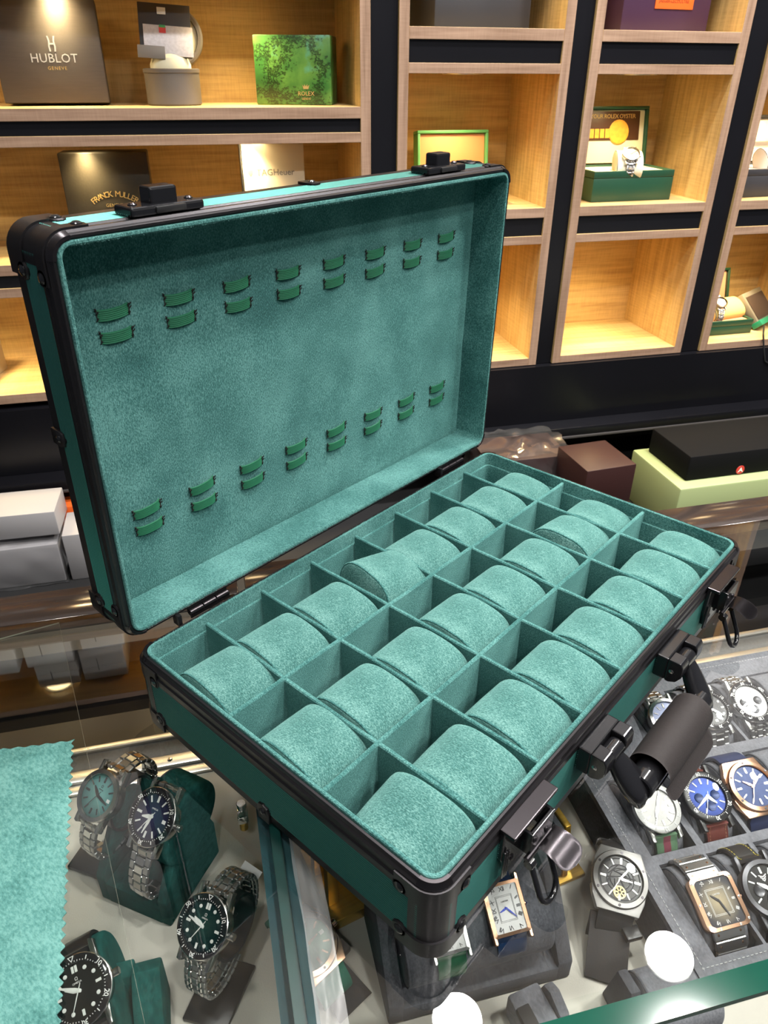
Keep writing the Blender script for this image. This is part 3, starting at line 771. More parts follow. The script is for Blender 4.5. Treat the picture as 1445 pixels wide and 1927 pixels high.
def superloop(hy, hz, ex, off, n=120):
    pts = []
    for k in range(n):
        a = pi / 2 - 2 * pi * k / n; ca, sa = cos(a), sin(a)
        pts.append((math.copysign(abs(ca) ** (2 / ex), ca) * (hy + off), math.copysign(abs(sa) ** (2 / ex), sa) * (hz + off)))
    return pts                                            # starts at the top, runs towards +y
def strap_paths(R, hy, hz, ex, closed, length, lug=1.12, hy6=None, len6=None):
    """two half paths (12 and 6 o'clock side) in yz, origin at dial centre"""
    out = []
    for sg in (1, -1):
        if sg < 0: hy = hy6 or hy; length = len6 or length
        pts = superloop(hy, hz, ex, .0012)
        half_ = [(sg * abs(y), z - hz - .004) for y, z in pts[:len(pts) // 2 + 1]]
        keep = [(y, z) for y, z in half_ if abs(y) > R * lug or z < -hz]
        path = [V((0, sg * R * (lug - .10), -.0030))] + [V((0, y, z)) for y, z in keep]
        tot = 0; res = [path[0]]
        for a, b in zip(path, path[1:]):
            d = (b - a).length
            if tot + d > length: res.append(a + (b - a) * ((length - tot) / d)); break
            tot += d; res.append(b)
        out.append(res)
    return out
def resample(path, step):
    out = []; acc = 0.; nxt = step / 2
    for a, b in zip(path, path[1:]):
        d = (b - a).length
        while d > 1e-9 and nxt <= acc + d: out.append((a + (b - a) * ((nxt - acc) / d), (b - a).normalized())); nxt += step
        acc += d
    return out
def links(root, paths, hw, mats, step=.0056, th=.0030, parts=3, rows=1):
    me = None
    for p in paths:
        samp = resample(p, step); n = len(samp)
        for i, (c, t) in enumerate(samp):
            xax = V((1, 0, 0)); nz = xax.cross(t)
            if nz.dot(c - V((0, 0, -.03))) < 0: nz = -nz
            M = frame(c, t.cross(nz), t, nz) @ M4.Diagonal((1 - .14 * min(1, i / max(1, n - 1)), 1, 1, 1))
            if me is None:
                b = B(); g = .0002
                if parts == 3: cuts = [(-1, -.46), (-.46, .46), (.46, 1)]
                elif parts == 5: cuts = [(-1, -.62), (-.62, -.30), (-.30, .30), (.30, .62), (.62, 1)]
                else: cuts = [(-1, 1)]
                for q, (u0, u1) in enumerate(cuts):
                    b.mi = q % 2; sh = (.25 * step if q % 2 else 0) if parts > 1 else 0
                    b.box(((u0 + u1) / 2 * hw, sh, 0), ((u1 - u0) * hw - g, step * .93, th), .0006, seg=1)
                if parts == 1:
                    b.mi = 1
                    for sx in (-.7, .7): b.lathe([(0, th / 2 + .0003), (.0009, th / 2 + .0002), (.0010, th / 2)], 10, T(sx * hw, 0, 0))
                o = b.build('bracelet_link', mats, root, M); me = o.data
            else: link('bracelet_link', me, root, M)
def band(root, paths, hw, mt, th=.0028, taper=.15, ridges=0, name='strap', stripe=None, stitch=None):
    for p in paths:
        n = len(p); vs = []; fs = []
        b = B(); fm = []
        cols = [(-1, -.5), (-1, .42), (-.93, .5), (-.34, .5), (.34, .5), (.93, .5), (1, .42), (1, -.5)]
        q = len(cols)
        for i, c in enumerate(p):
            t = (p[min(i + 1, n - 1)] - p[max(i - 1, 0)]).normalized(); nz = V((1, 0, 0)).cross(t)
            if nz.dot(c - V((0, 0, -.03))) < 0: nz = -nz
            w = hw * (1 - taper * i / (n - 1))
            for u, v in cols: vs.append(c + V((u * w, 0, 0)) + nz * (v * th + (.0003 * (i % 2) if ridges and v > .45 else 0)))
        for i in range(n - 1):
            for k in range(q): fs.append((i * q + k, (i + 1) * q + k, (i + 1) * q + (k + 1) % q, i * q + (k + 1) % q)); fm.append(1 if stripe and k == 3 else 0)
        fs.append(list(range(q))); fs.append([(n - 1) * q + k for k in range(q)]); fm += [0, 0]
        b.raw(vs, fs); b.bm.faces.ensure_lookup_table()
        for f, k in zip(b.bm.faces, fm): f.material_index = k
        s = b.build(name, [mt, stripe or mt], root, smooth=50)
        if stitch:
            b = B()
            for c, t in resample(p, .0028):
                nz = V((1, 0, 0)).cross(t)
                if nz.dot(c - V((0, 0, -.03))) < 0: nz = -nz
                for u in (-.84, .84): b.box((0, 0, 0), (.0004, .0016, .0004), 0, frame(c + V((u * hw * .9, 0, 0)) + nz * (th * .55), t.cross(nz), t, nz))
            tag(b.build('stitching', stitch, s, smooth=0), kind='stuff')
def hand(root, ang, L, w, mt, z, name, tail=.15):
    b = B(); b.prism([(-w * .5, -L * tail), (w * .5, -L * tail), (w * .75, L * .35), (w * .25, L), (-w * .25, L), (-w * .75, L * .35)], z, z + .0002, RZ(-ang)); b.build(name, mt, root, smooth=0)
LUME = mat('lume_white', (.86, .88, .84), .4)
BLKC = mat('black_ceramic', (.010, .010, .012), .10, 0, specular_ior_level=.7)
def watch(label, M, R, case_m, bezel_m, dial_m, hands=(10, 10), mk='bars', mk_m=STEEL, hand_m=STEEL, bez='plain', crown=1, strapf=None, sub=None, nums=None, dialtext=None, wtext=None, date=None, extra=None, group=None, mat2=None, thick=.010):
    root = thing('wristwatch', label, 'watch', M, group)
    b = B(); b.lathe([(0, -thick), (R * .80, -thick), (R * .92, -thick * .8), (R * .97, -thick * .35), (R * .965, -.0002), (R * .7, -.0002)], 44)
    hw = R * (.64 if bez == 'screws' else .50); lg = 1.06 if bez == 'screws' else 1.20
    if bez == 'screws':
        for sy in (-1, 1):
            b.prism([(-R * .955, sy * R * .30), (R * .955, sy * R * .30), (R * .90, sy * R * .62), (R * .72, sy * R * 1.08), (-R * .72, sy * R * 1.08), (-R * .90, sy * R * .62)], -thick * .75, -.0012, bev=R * .03)
    for sy in (-1, 1) if bez != 'screws' else ():
        for sx in (-1, 1):
            b.prism([(sx * hw * 1.02, sy * R * .55), (sx * (hw + R * .20), sy * R * .62), (sx * (hw + R * .17), sy * R * lg), (sx * hw * 1.04, sy * R * (lg + .04))], -thick * .72, -thick * .10, bev=R * .02)
    b.build('case', case_m, root)
    if bez == 'diver' or bez == 'tachy':
        B().lathe([(R * .97, -.0004), (R, .0003), (R * 1.0, .0017), (R * .975, .0021)], 60).build('bezel_edge', case_m, root)
        bz = B().lathe([(R * .975, .0020), (R * .94, .0024), (R * .77, .0030), (R * .755, .0024)], 60).build('bezel', bezel_m, root)
        b = B()
        for k in range(60):
            if nums and k % 10 == 0: continue
            a = 2 * pi * k / 60; L = R * (.11 if k % 5 == 0 else .035); rr = R * (.86 if k % 5 == 0 else .80)
            b.box((0, rr, .00295), (R * (.022 if k % 5 == 0 else .014), L, .0003), 0, RZ(-a))
        tag(b.build('bezel_marks', WHITE, bz, smooth=0), kind='stuff')
        if nums:
            b = B()
            for k, tx in enumerate(nums):
                a = 2 * pi * k / len(nums)
                add_text(b, tx, R * .21, RZ(-a) @ T(0, R * .865, .0029), .0002, .9)
            b.build('bezel_numerals', WHITE, bz, smooth=0)
    else:
        bz = B().lathe([(R * .97, -.0004), (R * .985, .0012), (R * .95, .0028), (R * .80, .0034), (R * .775, .0024)], 60).build('bezel', bezel_m, root)
        if bez == 'screws':
            for k in range(6):
                a = pi / 6 + k * pi / 3
                B().lathe([(0, .0004), (R * .045, .0004), (R * .05, 0)], 12).build('bezel_screw', DARKNICKEL, bz, T(R * .875 * cos(a), R * .875 * sin(a), .0030))
    d = B().lathe([(0, .0012), (R * .79, .0012)], 48).build('dial', dial_m, root)
    b = B()
    for k in range(12):
        a = 2 * pi * k / 12
        if date and k == date: continue
        if sub and mk == 'bars' and k in (3, 6, 9): continue
        if mk == 'dots':
            if k == 0:
                for sx in (-1, 1): b.box((sx * R * .05, R * .60, .0014), (R * .075, R * .19, .0005), .0001, RZ(-a), seg=1)
            elif k in (3, 6, 9): b.box((0, R * .60, .0014), (R * .08, R * .17, .0005), .0001, RZ(-a), seg=1)
            else: b.lathe([(0, .0017), (R * .055, .0016), (R * .062, .0012)], 12, RZ(-a) @ T(0, R * .60, 0))
        elif mk == 'bars':
            w = R * (.085 if k % 3 == 0 else .055); b.box((0, R * .60, .0014), (w, R * .22, .0005), .0001, RZ(-a), seg=1)
    if len(b.bm.faces): tag(b.build('hour_markers', mk_m, d, smooth=0), kind='stuff')
    else: b.bm.free()
    if sub:
        for sx, sy, sr, sm in sub: B().lathe([(0, .0002), (R * sr * .85, .0002), (R * sr, .0004), (R * sr * 1.02, 0)], 24).build('subdial', sm, d, T(sx * R, sy * R, .0013))
    if dialtext:
        for tx, sz, yy in dialtext: lettering(tx, R * sz, T(0, R * yy, .0014), wtext or WHITE, d, .00008)
    if date: B().box((R * .56 * sin(2 * pi * date / 12), R * .56 * cos(2 * pi * date / 12), .0013), (R * .15, R * .12, .0003)).build('date_window', WHITE, d, smooth=0)
    h, mi = hands
    hw_ = .6 if bez == 'screws' else 1.
    hand(root, 2 * pi * (h + mi / 60) / 12, R * .42, R * .10 * hw_, hand_m, .0018, 'hour_hand'); hand(root, 2 * pi * mi / 60, R * .62, R * .075 * hw_, hand_m, .0021, 'minute_hand'); hand(root, 2 * pi * .58, R * .66, R * .022, mat2 or hand_m, .0024, 'second_hand', .3)
    B().lathe([(0, .0028), (R * .05, .0027), (R * .055, .0012)], 14).build('hand_cap', hand_m, root)
    if extra: extra(root, d, R)
    if crown: B().cyl((crown * R * .95, 0, -thick * .42), (crown * R * 1.16, 0, -thick * .42), R * .13, seg=14, bev=R * .025).build('crown', case_m, root)
    B().lathe([(R * .775, .0030), (R * .5, .0034), (0, .0036)], 40).build('crystal', CRYS, root)
    if strapf: strapf(root, R, hw)
    return root
PH, PZ, PE = .0345, .0235, 2.3            # section of a display cushion
def on_cushion(kind, *a, length=.062, **k):
    def f(root, R, hw):
        p = strap_paths(R, PH, PZ, PE, False, length)
        kind(root, p, hw * .94, *a, **k)
    return f
def round_loop(kind, *a, hy=.034, hz=.023, length=.074, hy6=.044, len6=None, **k):
    def f(root, R, hw): kind(root, strap_paths(R, hy, hz, 2.0, True, length, 1.12, hy6, len6), hw * .94, *a, **k)
    return f
DIV = [u'\u25bd', '10', '20', '30', '40', '50']
DIVN = ['', '10', '20', '30', '40', '50']
up = V((0, 0, 1))
nl = (up * .80 - ND * .42 - SD * .50).normalized()
BLUE = dialmat('midnight_blue_dial', (.05, .05, .16), (.012, .012, .05), .017, .22, .5)
TURQ = dialmat('turquoise_dial', (.25, .62, .60), (.05, .20, .20), .016, .3, .2)
GRND = dialmat('green_black_dial', (.004, .050, .040), (.003, .012, .018), .016, .15, .2)
BLAK = mat('black_dial', (.008, .008, .009), .25)
EMER = dialmat('emerald_dial', (.10, .42, .24), (.010, .10, .05), .017, .3, .3)
SILV = mat('silver_dial', (.72, .72, .70), .35, .3)
NAVY = mat('navy_dial', (.012, .030, .11), .3, .3, var=.3, scale=300)
def seat(root_label, M): pass
# --- left showcase
M1 = face_frame(187, 1497, -.062, (9, -18), nl)
watch('steel bracelet watch with turquoise dial at the upper left beside the cloth', M1, .0205, STEEL, BLKC if False else STEEL, TURQ, (10, 17), 'bars', INK, INK, crown=0, date=3, dialtext=[('\u03a9', .15, .34), ('OMEGA', .07, .22)], wtext=INK, strapf=round_loop(links, [BRUSH, STEEL], step=.0062))
M2 = face_frame(288, 1537, -.066, (14, -34), nl)
watch('steel diver watch with dark blue dial on the green block', M2, .0220, STEEL, BLKC, BLUE, (8, 32), 'bars', LUME, LUME, 'diver', nums=DIVN, date=3, dialtext=[('OMEGA', .08, .26)], strapf=round_loop(links, [BRUSH, STEEL], hy=.030, hy6=.056, length=.040, len6=.062, step=.0066))
M3 = face_frame(383, 1742, -.078, (13, -40), nl)
watch('steel diver watch with dark green dial and white barcode tag', M3, .0208, STEEL, BLKC, GRND, (9, 47), 'dots', LUME, LUME, 'diver', nums=DIV, dialtext=[('\u03a9', .13, .33), ('OMEGA', .07, .22)], strapf=round_loop(links, [BRUSH, STEEL], step=.0048, parts=5))
M4_ = face_frame(150, 1864, -.092, (-11, -47), (up * .88 - ND * .40 - SD * .16).normalized())
watch('black dial diver watch on black strap half hidden by the cloth', M4_, .0222, STEEL, BLKC, BLAK, (9, 50), 'dots', LUME, LUME, 'diver', nums=DIV, dialtext=[('\u03a9', .13, .33), ('OMEGA', .08, .22)], strapf=on_cushion(band, BLACKP, length=.045))
# --- right showcase, loose stands
ng = (up * .92 - ND * .38).normalized()
M5 = face_frame(579, 1778, -.112, (-30, -42), (up * .95 - ND * .3).normalized())
watch('rose gold watch with green dial beside the glass seam', M5, .0222, GOLD, GOLD, EMER, (2, 50), 'bars', GOLD, GOLD, 'screws', date=3, strapf=on_cushion(band, mat('green_rubber', (.02, .17, .115), .5), length=.034, taper=.05))
def skeleton(root, d, R):
    b = B()
    for k in range(9):
        a = k * .7; b.box((R * .28 * cos(a), R * .28 * sin(a) + R * .1, .0014), (R * .50, R * .035, .0003), 0, T(0, 0, 0) @ RZ(a * .6))
    for rr in (.34, .46, .68): b.lathe([(R * rr, .0013), (R * rr, .0016), (R * (rr + .025), .0016), (R * (rr + .025), .0013)], 30)
    tag(b.build('skeleton_bridges', mat('dark_bridge_metal', (.03, .03, .035), .5, .4), d, smooth=0), kind='stuff')
    b = B()
    for k in range(7):
        a = k * 2 * pi / 7; b.lathe([(R * .05, .0016), (R * .05, .0020), (R * .075, .0020), (R * .075, .0016)], 10, T(R * .12 * cos(a), -R * .45 + R * .12 * sin(a), 0))
    b.lathe([(R * .19, .0016), (R * .19, .0019), (R * .215, .0019), (R * .215, .0016)], 24, T(0, -R * .45, 0))
    tag(b.build('tourbillon_cage', GOLDPRINT, d, smooth=0), kind='stuff')
M6 = face_frame(1166, 1655, -.112, (2, -44), (up * .95 - ND * .3 - SD * .05).normalized())
watch('grey titanium skeleton watch on black strap right of the gold rectangular watch', M6, .0222, TITAN, TITAN, BLAK, (3, 6), 'bars', STEEL, STEEL, 'screws', extra=skeleton, dialtext=[('HUBLOT', .08, .28)], strapf=on_cushion(band, mat('black_rubber', (.016, .016, .017), .55, bump=.4), length=.034, taper=.05))
# rectangular watches share a builder
def rect_pts(hx, hy, r, n=4):
    pts = []
    for sx, sy, a0 in ((1, 1, 0), (-1, 1, pi / 2), (-1, -1, pi), (1, -1, 1.5 * pi)):
        for k in range(n + 1): a = a0 + pi / 2 * k / n; pts.append((sx * (hx - r) + r * cos(a), sy * (hy - r) + r * sin(a)))
    return pts
ROMAN = ['XII', 'I', 'II', 'III', 'IIII', 'V', 'VI', 'VII', 'VIII', 'IX', 'X', 'XI']
def rect_watch(label, M, hx, hy, metal, dial_m, numc, hand_m, hands, strapf, brancard=True, r=.0015, crown=True, num=.2, ink=None, rivets=False):
    root = thing('wristwatch', label, 'watch', M)
    b = B(); b.prism(rect_pts(hx * .99, hy, r), -.006, -.0005, bev=.0006)
    if brancard:
        for sx in (-1, 1): b.prism(rect_pts(hx * .10, hy * 1.24, hx * .09), -.0055, .0012, T(sx * hx * .93, 0, 0), bev=.0007)
    b.build('case', metal, root)
    b = B(); o_ = rect_pts(hx, hy, r); i_ = rect_pts(hx * .80, hy * .86, r * .7); n = len(o_)
    vs = [(x, y, -.0006) for x, y in o_] + [(x, y, .0012) for x, y in [(x * .985, y * .985) for x, y in o_]] + [(x, y, .0016) for x, y in i_] + [(x, y, .0004) for x, y in i_]
    fs = [(q * n + k, q * n + (k + 1) % n, (q + 1) * n + (k + 1) % n, (q + 1) * n + k) for q in range(3) for k in range(n)]
    bz = b.raw(vs, fs).build('bezel', metal, root)
    if rivets:
        for sx in (-1, 1):
            for sy in (-.8, 0, .8): B().lathe([(0, .0004), (hx * .05, .0003), (hx * .055, 0)], 10).build('bezel_screw', STEEL, bz, T(sx * hx * .9, sy * hy, .0015))
            for k in (-.45, .45): B().lathe([(0, .0004), (hx * .05, .0003), (hx * .055, 0)], 10).build('bezel_screw', STEEL, bz, T(k * hx, sx * hy * .93, .0015))
    d = B().prism(rect_pts(hx * .81, hy * .87, r * .6), 0, .0006).build('dial', dial_m, root, smooth=0)
    b = B()
    for k, tx in enumerate(ROMAN):
        a = 2 * pi * k / 12; x, y = sin(a), cos(a); s_ = min(hx * .64 / max(abs(x), 1e-6), hy * .72 / max(abs(y), 1e-6))
        add_text(b, tx, hy * num, T(x * s_, y * s_, .0008) @ RZ(-a), .00008, .8)
    b.build('numerals', numc, d, smooth=0)
    b = B()
    for q in (.40, .44):
        for sx in (-1, 1): b.box((sx * hx * q, 0, .0007), (hx * .012, hy * q * 2.2, .0002)); b.box((0, sx * hy * q * 1.1, .0007), (hx * q * 2, hx * .012, .0002))
    tag(b.build('minute_track', numc, d, smooth=0), kind='stuff')
    lettering('CARTIER', hy * .085, T(0, hy * .26, .0008), numc, d, .00006)
    h, mi = hands
    hand(root, 2 * pi * (h + mi / 60) / 12, hx * .40, hx * .07, hand_m, .0009, 'hour_hand'); hand(root, 2 * pi * mi / 60, hx * .62, hx * .055, hand_m, .0012, 'minute_hand')
    B().prism(rect_pts(hx * .80, hy * .86, r * .6), .0014, .0018).build('crystal', CRYS, root, smooth=0)
    if crown:
        c = B().cyl((hx * .97, 0, -.0025), (hx * 1.12, 0, -.0025), hx * .09, seg=12, bev=.0003).build('crown', metal, root)
        B().cyl((hx * 1.12, 0, -.0025), (hx * 1.22, 0, -.0025), hx * .075, hx * .02, seg=12).build('crown_cabochon', mat('dark_stone', (.02, .02, .06), .1) if 'dark_stone' not in MATS else MATS['dark_stone'], c)
    strapf(root, hy, hx * .78); return root
def rect_strap(mt, L, PH_=.029, PZ_=.0235, stitch=None):
    def f(root, hy, hw): band(root, strap_paths(hy, PH_, PZ_, PE, False, L, 1.05), hw, mt, .0030, .08, stitch=stitch)
    return f
NAVYL = mat('navy_crocodile_leather', (.008, .030, .085), .28, 0, var=.3, scale=150, bump=.5, bscale=220)
GREENL = mat('green_crocodile_leather', (.004, .085, .028), .26, 0, var=.3, scale=150, bump=.5, bscale=220)
nt_ = (up * .86 - ND * .50).normalized()
M7 = face_frame(952, 1709, -.083, (-13, -48), nt_)
rect_watch('rectangular rose gold watch with white dial and navy strap below the case latch', M7, .0142, .0172, GOLD, WHITE, INK, mat('blued_steel', (.02, .03, .16), .3, .8), (8, 23), rect_strap(NAVYL, .05), num=.25)
M8 = M7 @ T(-.0455, -.002, 0)
rect_watch('rectangular steel watch on green crocodile strap under the case corner', M8, .0135, .0165, STEEL, WHITE, INK, MATS['blued_steel'], (10, 9), rect_strap(GREENL, .05), crown=False)
# --- watches in the tray
TRZ = -.097
def tray_frame(s, nc): return SM(s, nc, -.1495) @ RX(radians(21))
CUSH = None
def cushion(label, M, group, hw=.0192, mt=GREYV):
    global CUSH
    if CUSH is None: CUSH = {}
    key = (round(hw, 4), mt.name)
    if key not in CUSH: o = pillow_mesh(hw, PH - .0005, PZ, PE).build('display_cushion', [mt, DGREYV], None, M, smooth=60); CUSH[key] = o.data
    else: o = link('display_cushion', CUSH[key], None, M)
    return tag(o, label, 'cushion', group)
ROWN = (.2735, .3570, .4440)
def on_tray(s, r): return tray_frame(s, ROWN[r]) @ T(0, 0, 2 * PZ + .0075)
tcol = [(.3225, 0), (.3640, 0), (.3215, 1), (.3690, 1), (.4140, 1), (.4600, 1), (.3390, 2), (.3870, 2), (.4330, 2), (.4770, 2), (.5230, 2), (.4080, 0)]
names = ['under the square rose gold watch', 'under the black watch with a white eagle mark', 'under the green and red striped strap', 'under the blue watch with brown strap', 'under the rose gold watch with blue dial', 'empty, at the right edge behind the rose gold watch', 'back row, hidden beside the handle', 'under the silver watch behind the handle', 'under the black diver watch with white dots', 'under the white chronograph', 'empty, at the back right corner of the tray', 'at the front right, beyond the photo edge']
for (s, r), nm in zip(tcol, names):
    cushion('grey suede cushion in the tray, ' + nm, tray_frame(s, ROWN[r]), 'cushions in the grey watch tray')
def cush_strap(fn, *a, length=.060, **k):
    return on_cushion(fn, *a, length=length, **k)
def squarelinks(root, hy, hw): links(root, strap_paths(hy, PH, PZ, PE, False, .058, 1.02), hw * .92, [BRUSH, GOLD], step=.0078, parts=1)
rect_watch('square rose gold and steel watch at the near left of the tray', on_tray(.3225, 0) , .0182, .0185, GOLD, dialmat('smoked_gold_dial', (.55, .46, .30), (.06, .06, .07), .016, .25, .5), WHITE, INK, (10, 27), squarelinks, brancard=False, r=.005, crown=True, num=.2, rivets=True)
def arm_mark(root, d, R):
    b = B()
    for sx in (-1, 1):
        for k in range(3): b.prism([(0, .0), (sx * R * (.16 - .04 * k), R * .07), (sx * R * (.15 - .04 * k), R * .03), (0, -R * .035)], .0013, .0015, T(0, R * (.40 - .07 * k), 0))
    b.build('eagle_mark', WHITE, d, smooth=0)
GUN = mat('gunmetal', (.06, .06, .065), .28, .8)
watch('black chronograph with eagle mark at the right edge of the tray', on_tray(.3645, 0), .0212, GUN, GUN, BLAK, (10, 10), 'bars', LUME, LUME, sub=[(0, -.36, .22, GUN), (-.38, 0, .2, GUN), (.38, 0, .2, GUN)], extra=arm_mark, strapf=cush_strap(band, mat('black_leather', (.014, .013, .013), .5), stitch=mat('yellow_thread', (.7, .6, .05), .6)))
GREYB = mat('white_enamel_bezel', (.62, .62, .60), .3, .2)
watch('silver watch with pale bezel on green and red striped fabric strap', on_tray(.3215, 1), .0205, STEEL, GREYB, mat('white_guilloche_dial', (.72, .71, .68), .4, 0, var=.1, scale=600), (7, 5), 'bars', STEEL, STEEL, 'diver', nums=['', '10', '20', '30', '40', '50'], strapf=cush_strap(band, mat('green_nato', (.10, .20, .11), .8, var=.3, scale=500), ridges=1, stripe=mat('wine_nato', (.20, .035, .06), .8)))
watch('black cased watch with bright blue dial on brown leather strap', on_tray(.3690, 1), .0212, BLACKP, BLACKP, dialmat('blue_chrono_dial', (.05, .11, .42), (.015, .03, .16), .017, .2, .5), (4, 40), 'bars', LUME, LUME, 'diver', nums=['60', '10', '20', '30', '40', '50'], sub=[(-.36, 0, .19, NAVY), (.36, 0, .19, NAVY), (0, -.38, .19, NAVY)], strapf=cush_strap(band, mat('brown_leather', (.14, .030, .022), .5, bump=.3), taper=.1, stitch=mat('tan_thread', (.4, .22, .12), .7)))
watch('rose gold watch with textured blue dial and navy strap in the tray', on_tray(.4140, 1), .0222, GOLD, GOLD, NAVY, (10, 9), 'bars', STEEL, GOLD, 'screws', strapf=cush_strap(band, mat('navy_rubber', (.012, .022, .075), .5), taper=.05))
watch('silver bracelet watch half hidden behind the handle', on_tray(.3870, 2), .0200, STEEL, STEEL, mat('pale_blue_dial', (.30, .34, .50), .3, .3), (1, 20), 'bars', STEEL, STEEL, strapf=cush_strap(links, [BRUSH, STEEL]))
watch('steel diver watch with black dial right of the leather grip', on_tray(.4330, 2), .0205, STEEL, BLKC, BLAK, (10, 22), 'dots', LUME, STEEL, 'diver', nums=DIVN, date=6, strapf=cush_strap(links, [BRUSH, STEEL], step=.0062))
watch('steel chronograph with white dial and three grey subdials', on_tray(.4770, 2), .0210, STEEL, BLKC, SILV, (9, 42), 'bars', STEEL, STEEL, 'tachy', nums=['60', '400', '200', '130', '90', '70'], sub=[(-.36, 0, .2, GUN), (.36, 0, .2, GUN), (0, -.38, .2, GUN)], strapf=cush_strap(links, [BRUSH, STEEL], parts=5, step=.0056))

# --- the tray
org = (.455, .352, ZF); off = T(-org[0], -org[1], -org[2])
tray = thing('watch_tray', 'grey suede watch tray with stitched border in the right showcase', 'tray', SM(*org))
T0, T1, TN0, TN1, TZ = .2835, .62, .2115, .497, -.112
hol = [[(.3225, .020), (.3645, .0195), (.4080, .0195), (.455, .0195), (.505, .0195)], [(.3215, .0205), (.3690, .0205), (.4140, .0205), (.4600, .0205), (.507, .0205)], [(.3390, .0205), (.3870, .0205), (.4330, .0205), (.4770, .0205), (.5230, .0205)]]
nb = [(.2245, .2980), (.3065, .3815), (.3930, .4690)]
b = B(); yy = TN0
for (h0, h1), hs in zip(nb, hol):
    b.b2((T0, yy, TZ - .006), (T1, h0, TZ)); xx = T0
    for s, h in hs: b.b2((xx, h0, TZ - .006), (s - h, h1, TZ)); xx = s + h
    b.b2((xx, h0, TZ - .006), (T1, h1, TZ)); yy = h1
b.b2((T0, yy, TZ - .006), (T1, TN1, TZ))
b.build('tray_top', GREYV, tray, off, smooth=0)
b = B(); b.b2((T0, TN0, ZF), (T0 + .003, TN1, TZ - .0062)); b.b2((T1 - .003, TN0, ZF), (T1, TN1, TZ - .0062)); b.b2((T0 + .003, TN0, ZF), (T1 - .003, TN0 + .003, TZ - .0062)); b.b2((T0 + .003, TN1 - .003, ZF), (T1 - .003, TN1, TZ - .0062)); b.b2((T0 + .003, TN0 + .003, ZF), (T1 - .003, TN1 - .003, ZF + .004))
b.build('tray_side', DGREYV, tray, off, smooth=0)
b = B(); st = .0036
x = T0 + .006
while x < T1 - .006:
    for y in (TN0 + .008, TN1 - .008): b.box((x, y, TZ + .0002), (.0022, .0006, .0005), .0001, seg=1)
    x += st
y = TN0 + .008
while y < TN1 - .008:
    for x in (T0 + .006, T1 - .006): b.box((x, y, TZ + .0002), (.0006, .0022, .0005), .0001, seg=1)
    y += st
tag(b.build('border_stitching', mat('pale_grey_thread', (.42, .42, .43), .7), tray, off, smooth=0), kind='stuff')

# --- stands
def wedge(name, label, sM, w, d, prof, recess, mt, mt2):
    """block with a sloping front; the profile runs in y(back) and z"""
    root = thing(name, label, 'stand', sM)
    Mx = M4(((0, 0, 1, 0), (1, 0, 0, 0), (0, 1, 0, 0), (0, 0, 0, 1)))       # xy outline -> yz, extrude along x
    t = recess
    for sx in (-1, 1): B().prism(prof, -t / 2, t / 2, T(sx * (w / 2 - t / 2), 0, 0) @ Mx, bev=.0018).build('side_cheek', mt, root)
    inner = [(prof[0][0], 0), (prof[1][0], prof[1][1] * .8), (prof[1][0] + .010, prof[1][1] * .8), (d * .62, prof[2][1] * .30), (d * .86, prof[2][1] * .94), (d, prof[3][1] * .96), (d, 0)]
    B().prism(inner, -w / 2 + t * .9, w / 2 - t * .9, Mx, bev=.001).build('body', mt2, root)
    return root
# green block under the blue diver watch
e = V((.818, -.576, 0))
bx = SM(-.109, .388, ZF, atan2(-.576, .818))
wedge('watch_stand', 'dark green suede block stand carrying the blue diver watch', bx, .068, .072, [(0, 0), (0, .030), (.040, .088), (.060, .074), (.072, .040), (.072, 0)], .009, PINEV, PINEV)
cushion('dark green cushion inside the block stand under the blue diver watch', M2 @ T(0, .002, -.0095 - 2 * PZ + .004), None, .017, PINEV)
P1_, P2_ = at(302, 1790, ZF + .050), at(304, 1960, ZF + .050)
yv_ = (P1_ - P2_); dd_ = yv_.length; yv_.normalize(); xv_ = yv_.cross(up)
bo_ = P2_ - xv_ * .036; bx = frame(V((bo_.x, bo_.y, ZF)), xv_, yv_, up)
wedge('watch_stand', 'dark green suede block stand right of the black diver watch', bx, .072, dd_, [(0, 0), (0, .022), (dd_ * .55, .046), (dd_ * .80, .052), (dd_, .044), (dd_, 0)], .020, PINEV, PINEV)
cushion('dark green cushion under the black diver watch', M4_ @ T(0, 0, -.0100 - 2 * PZ + .004), None, .017, PINEV)
def cstand(label, Mw, corners, h=0.):
    """flat foot, upright strap and an open C cuff inside the bracelet"""
    P = [at(x, y, ZF) for x, y in corners]; c = sum(P, V()) / 4
    root = thing('watch_stand', label, 'stand', T(c.x, c.y, ZF)); inv = T(-c.x, -c.y, -ZF)
    b = B(); q = [((p - c).x, (p - c).y) for p in P]; b.prism(q, 0, .0045, bev=.0008); b.build('foot', BLACKP, root)
    pts = [Mw @ V((0, .0225 * cos(a), -.031 + .0195 * sin(a))) - V((c.x, c.y, ZF)) for a in [radians(70) - radians(320) * k / 30 for k in range(31)]]
    xw = (Mw.to_3x3() @ V((1, 0, 0))).normalized(); vs = []; fs = []
    for i, p in enumerate(pts):
        t = (pts[min(i + 1, 30)] - pts[max(i - 1, 0)]).normalized(); nn = xw.cross(t)
        for u, v in ((-1, -1), (1, -1), (1, 1), (-1, 1)): vs.append(p + xw * (u * .0085) + nn * (v * .0011))
    for i in range(30):
        for k in range(4): fs.append((i * 4 + k, i * 4 + (k + 1) % 4, (i + 1) * 4 + (k + 1) % 4, (i + 1) * 4 + k))
    fs += [(0, 1, 2, 3), (120, 121, 122, 123)]
    B().raw(vs, fs).build('cuff', BLACKP, root, smooth=50)
    low = min(pts, key=lambda p: p.z); foot = V((low.x * .55, low.y * .55, .004))
    B().tube([foot, foot * .4 + low * .6 + V((0, 0, -.004)), low], .0050, 10, flat=.35).build('upright', BLACKP, root)
    return root
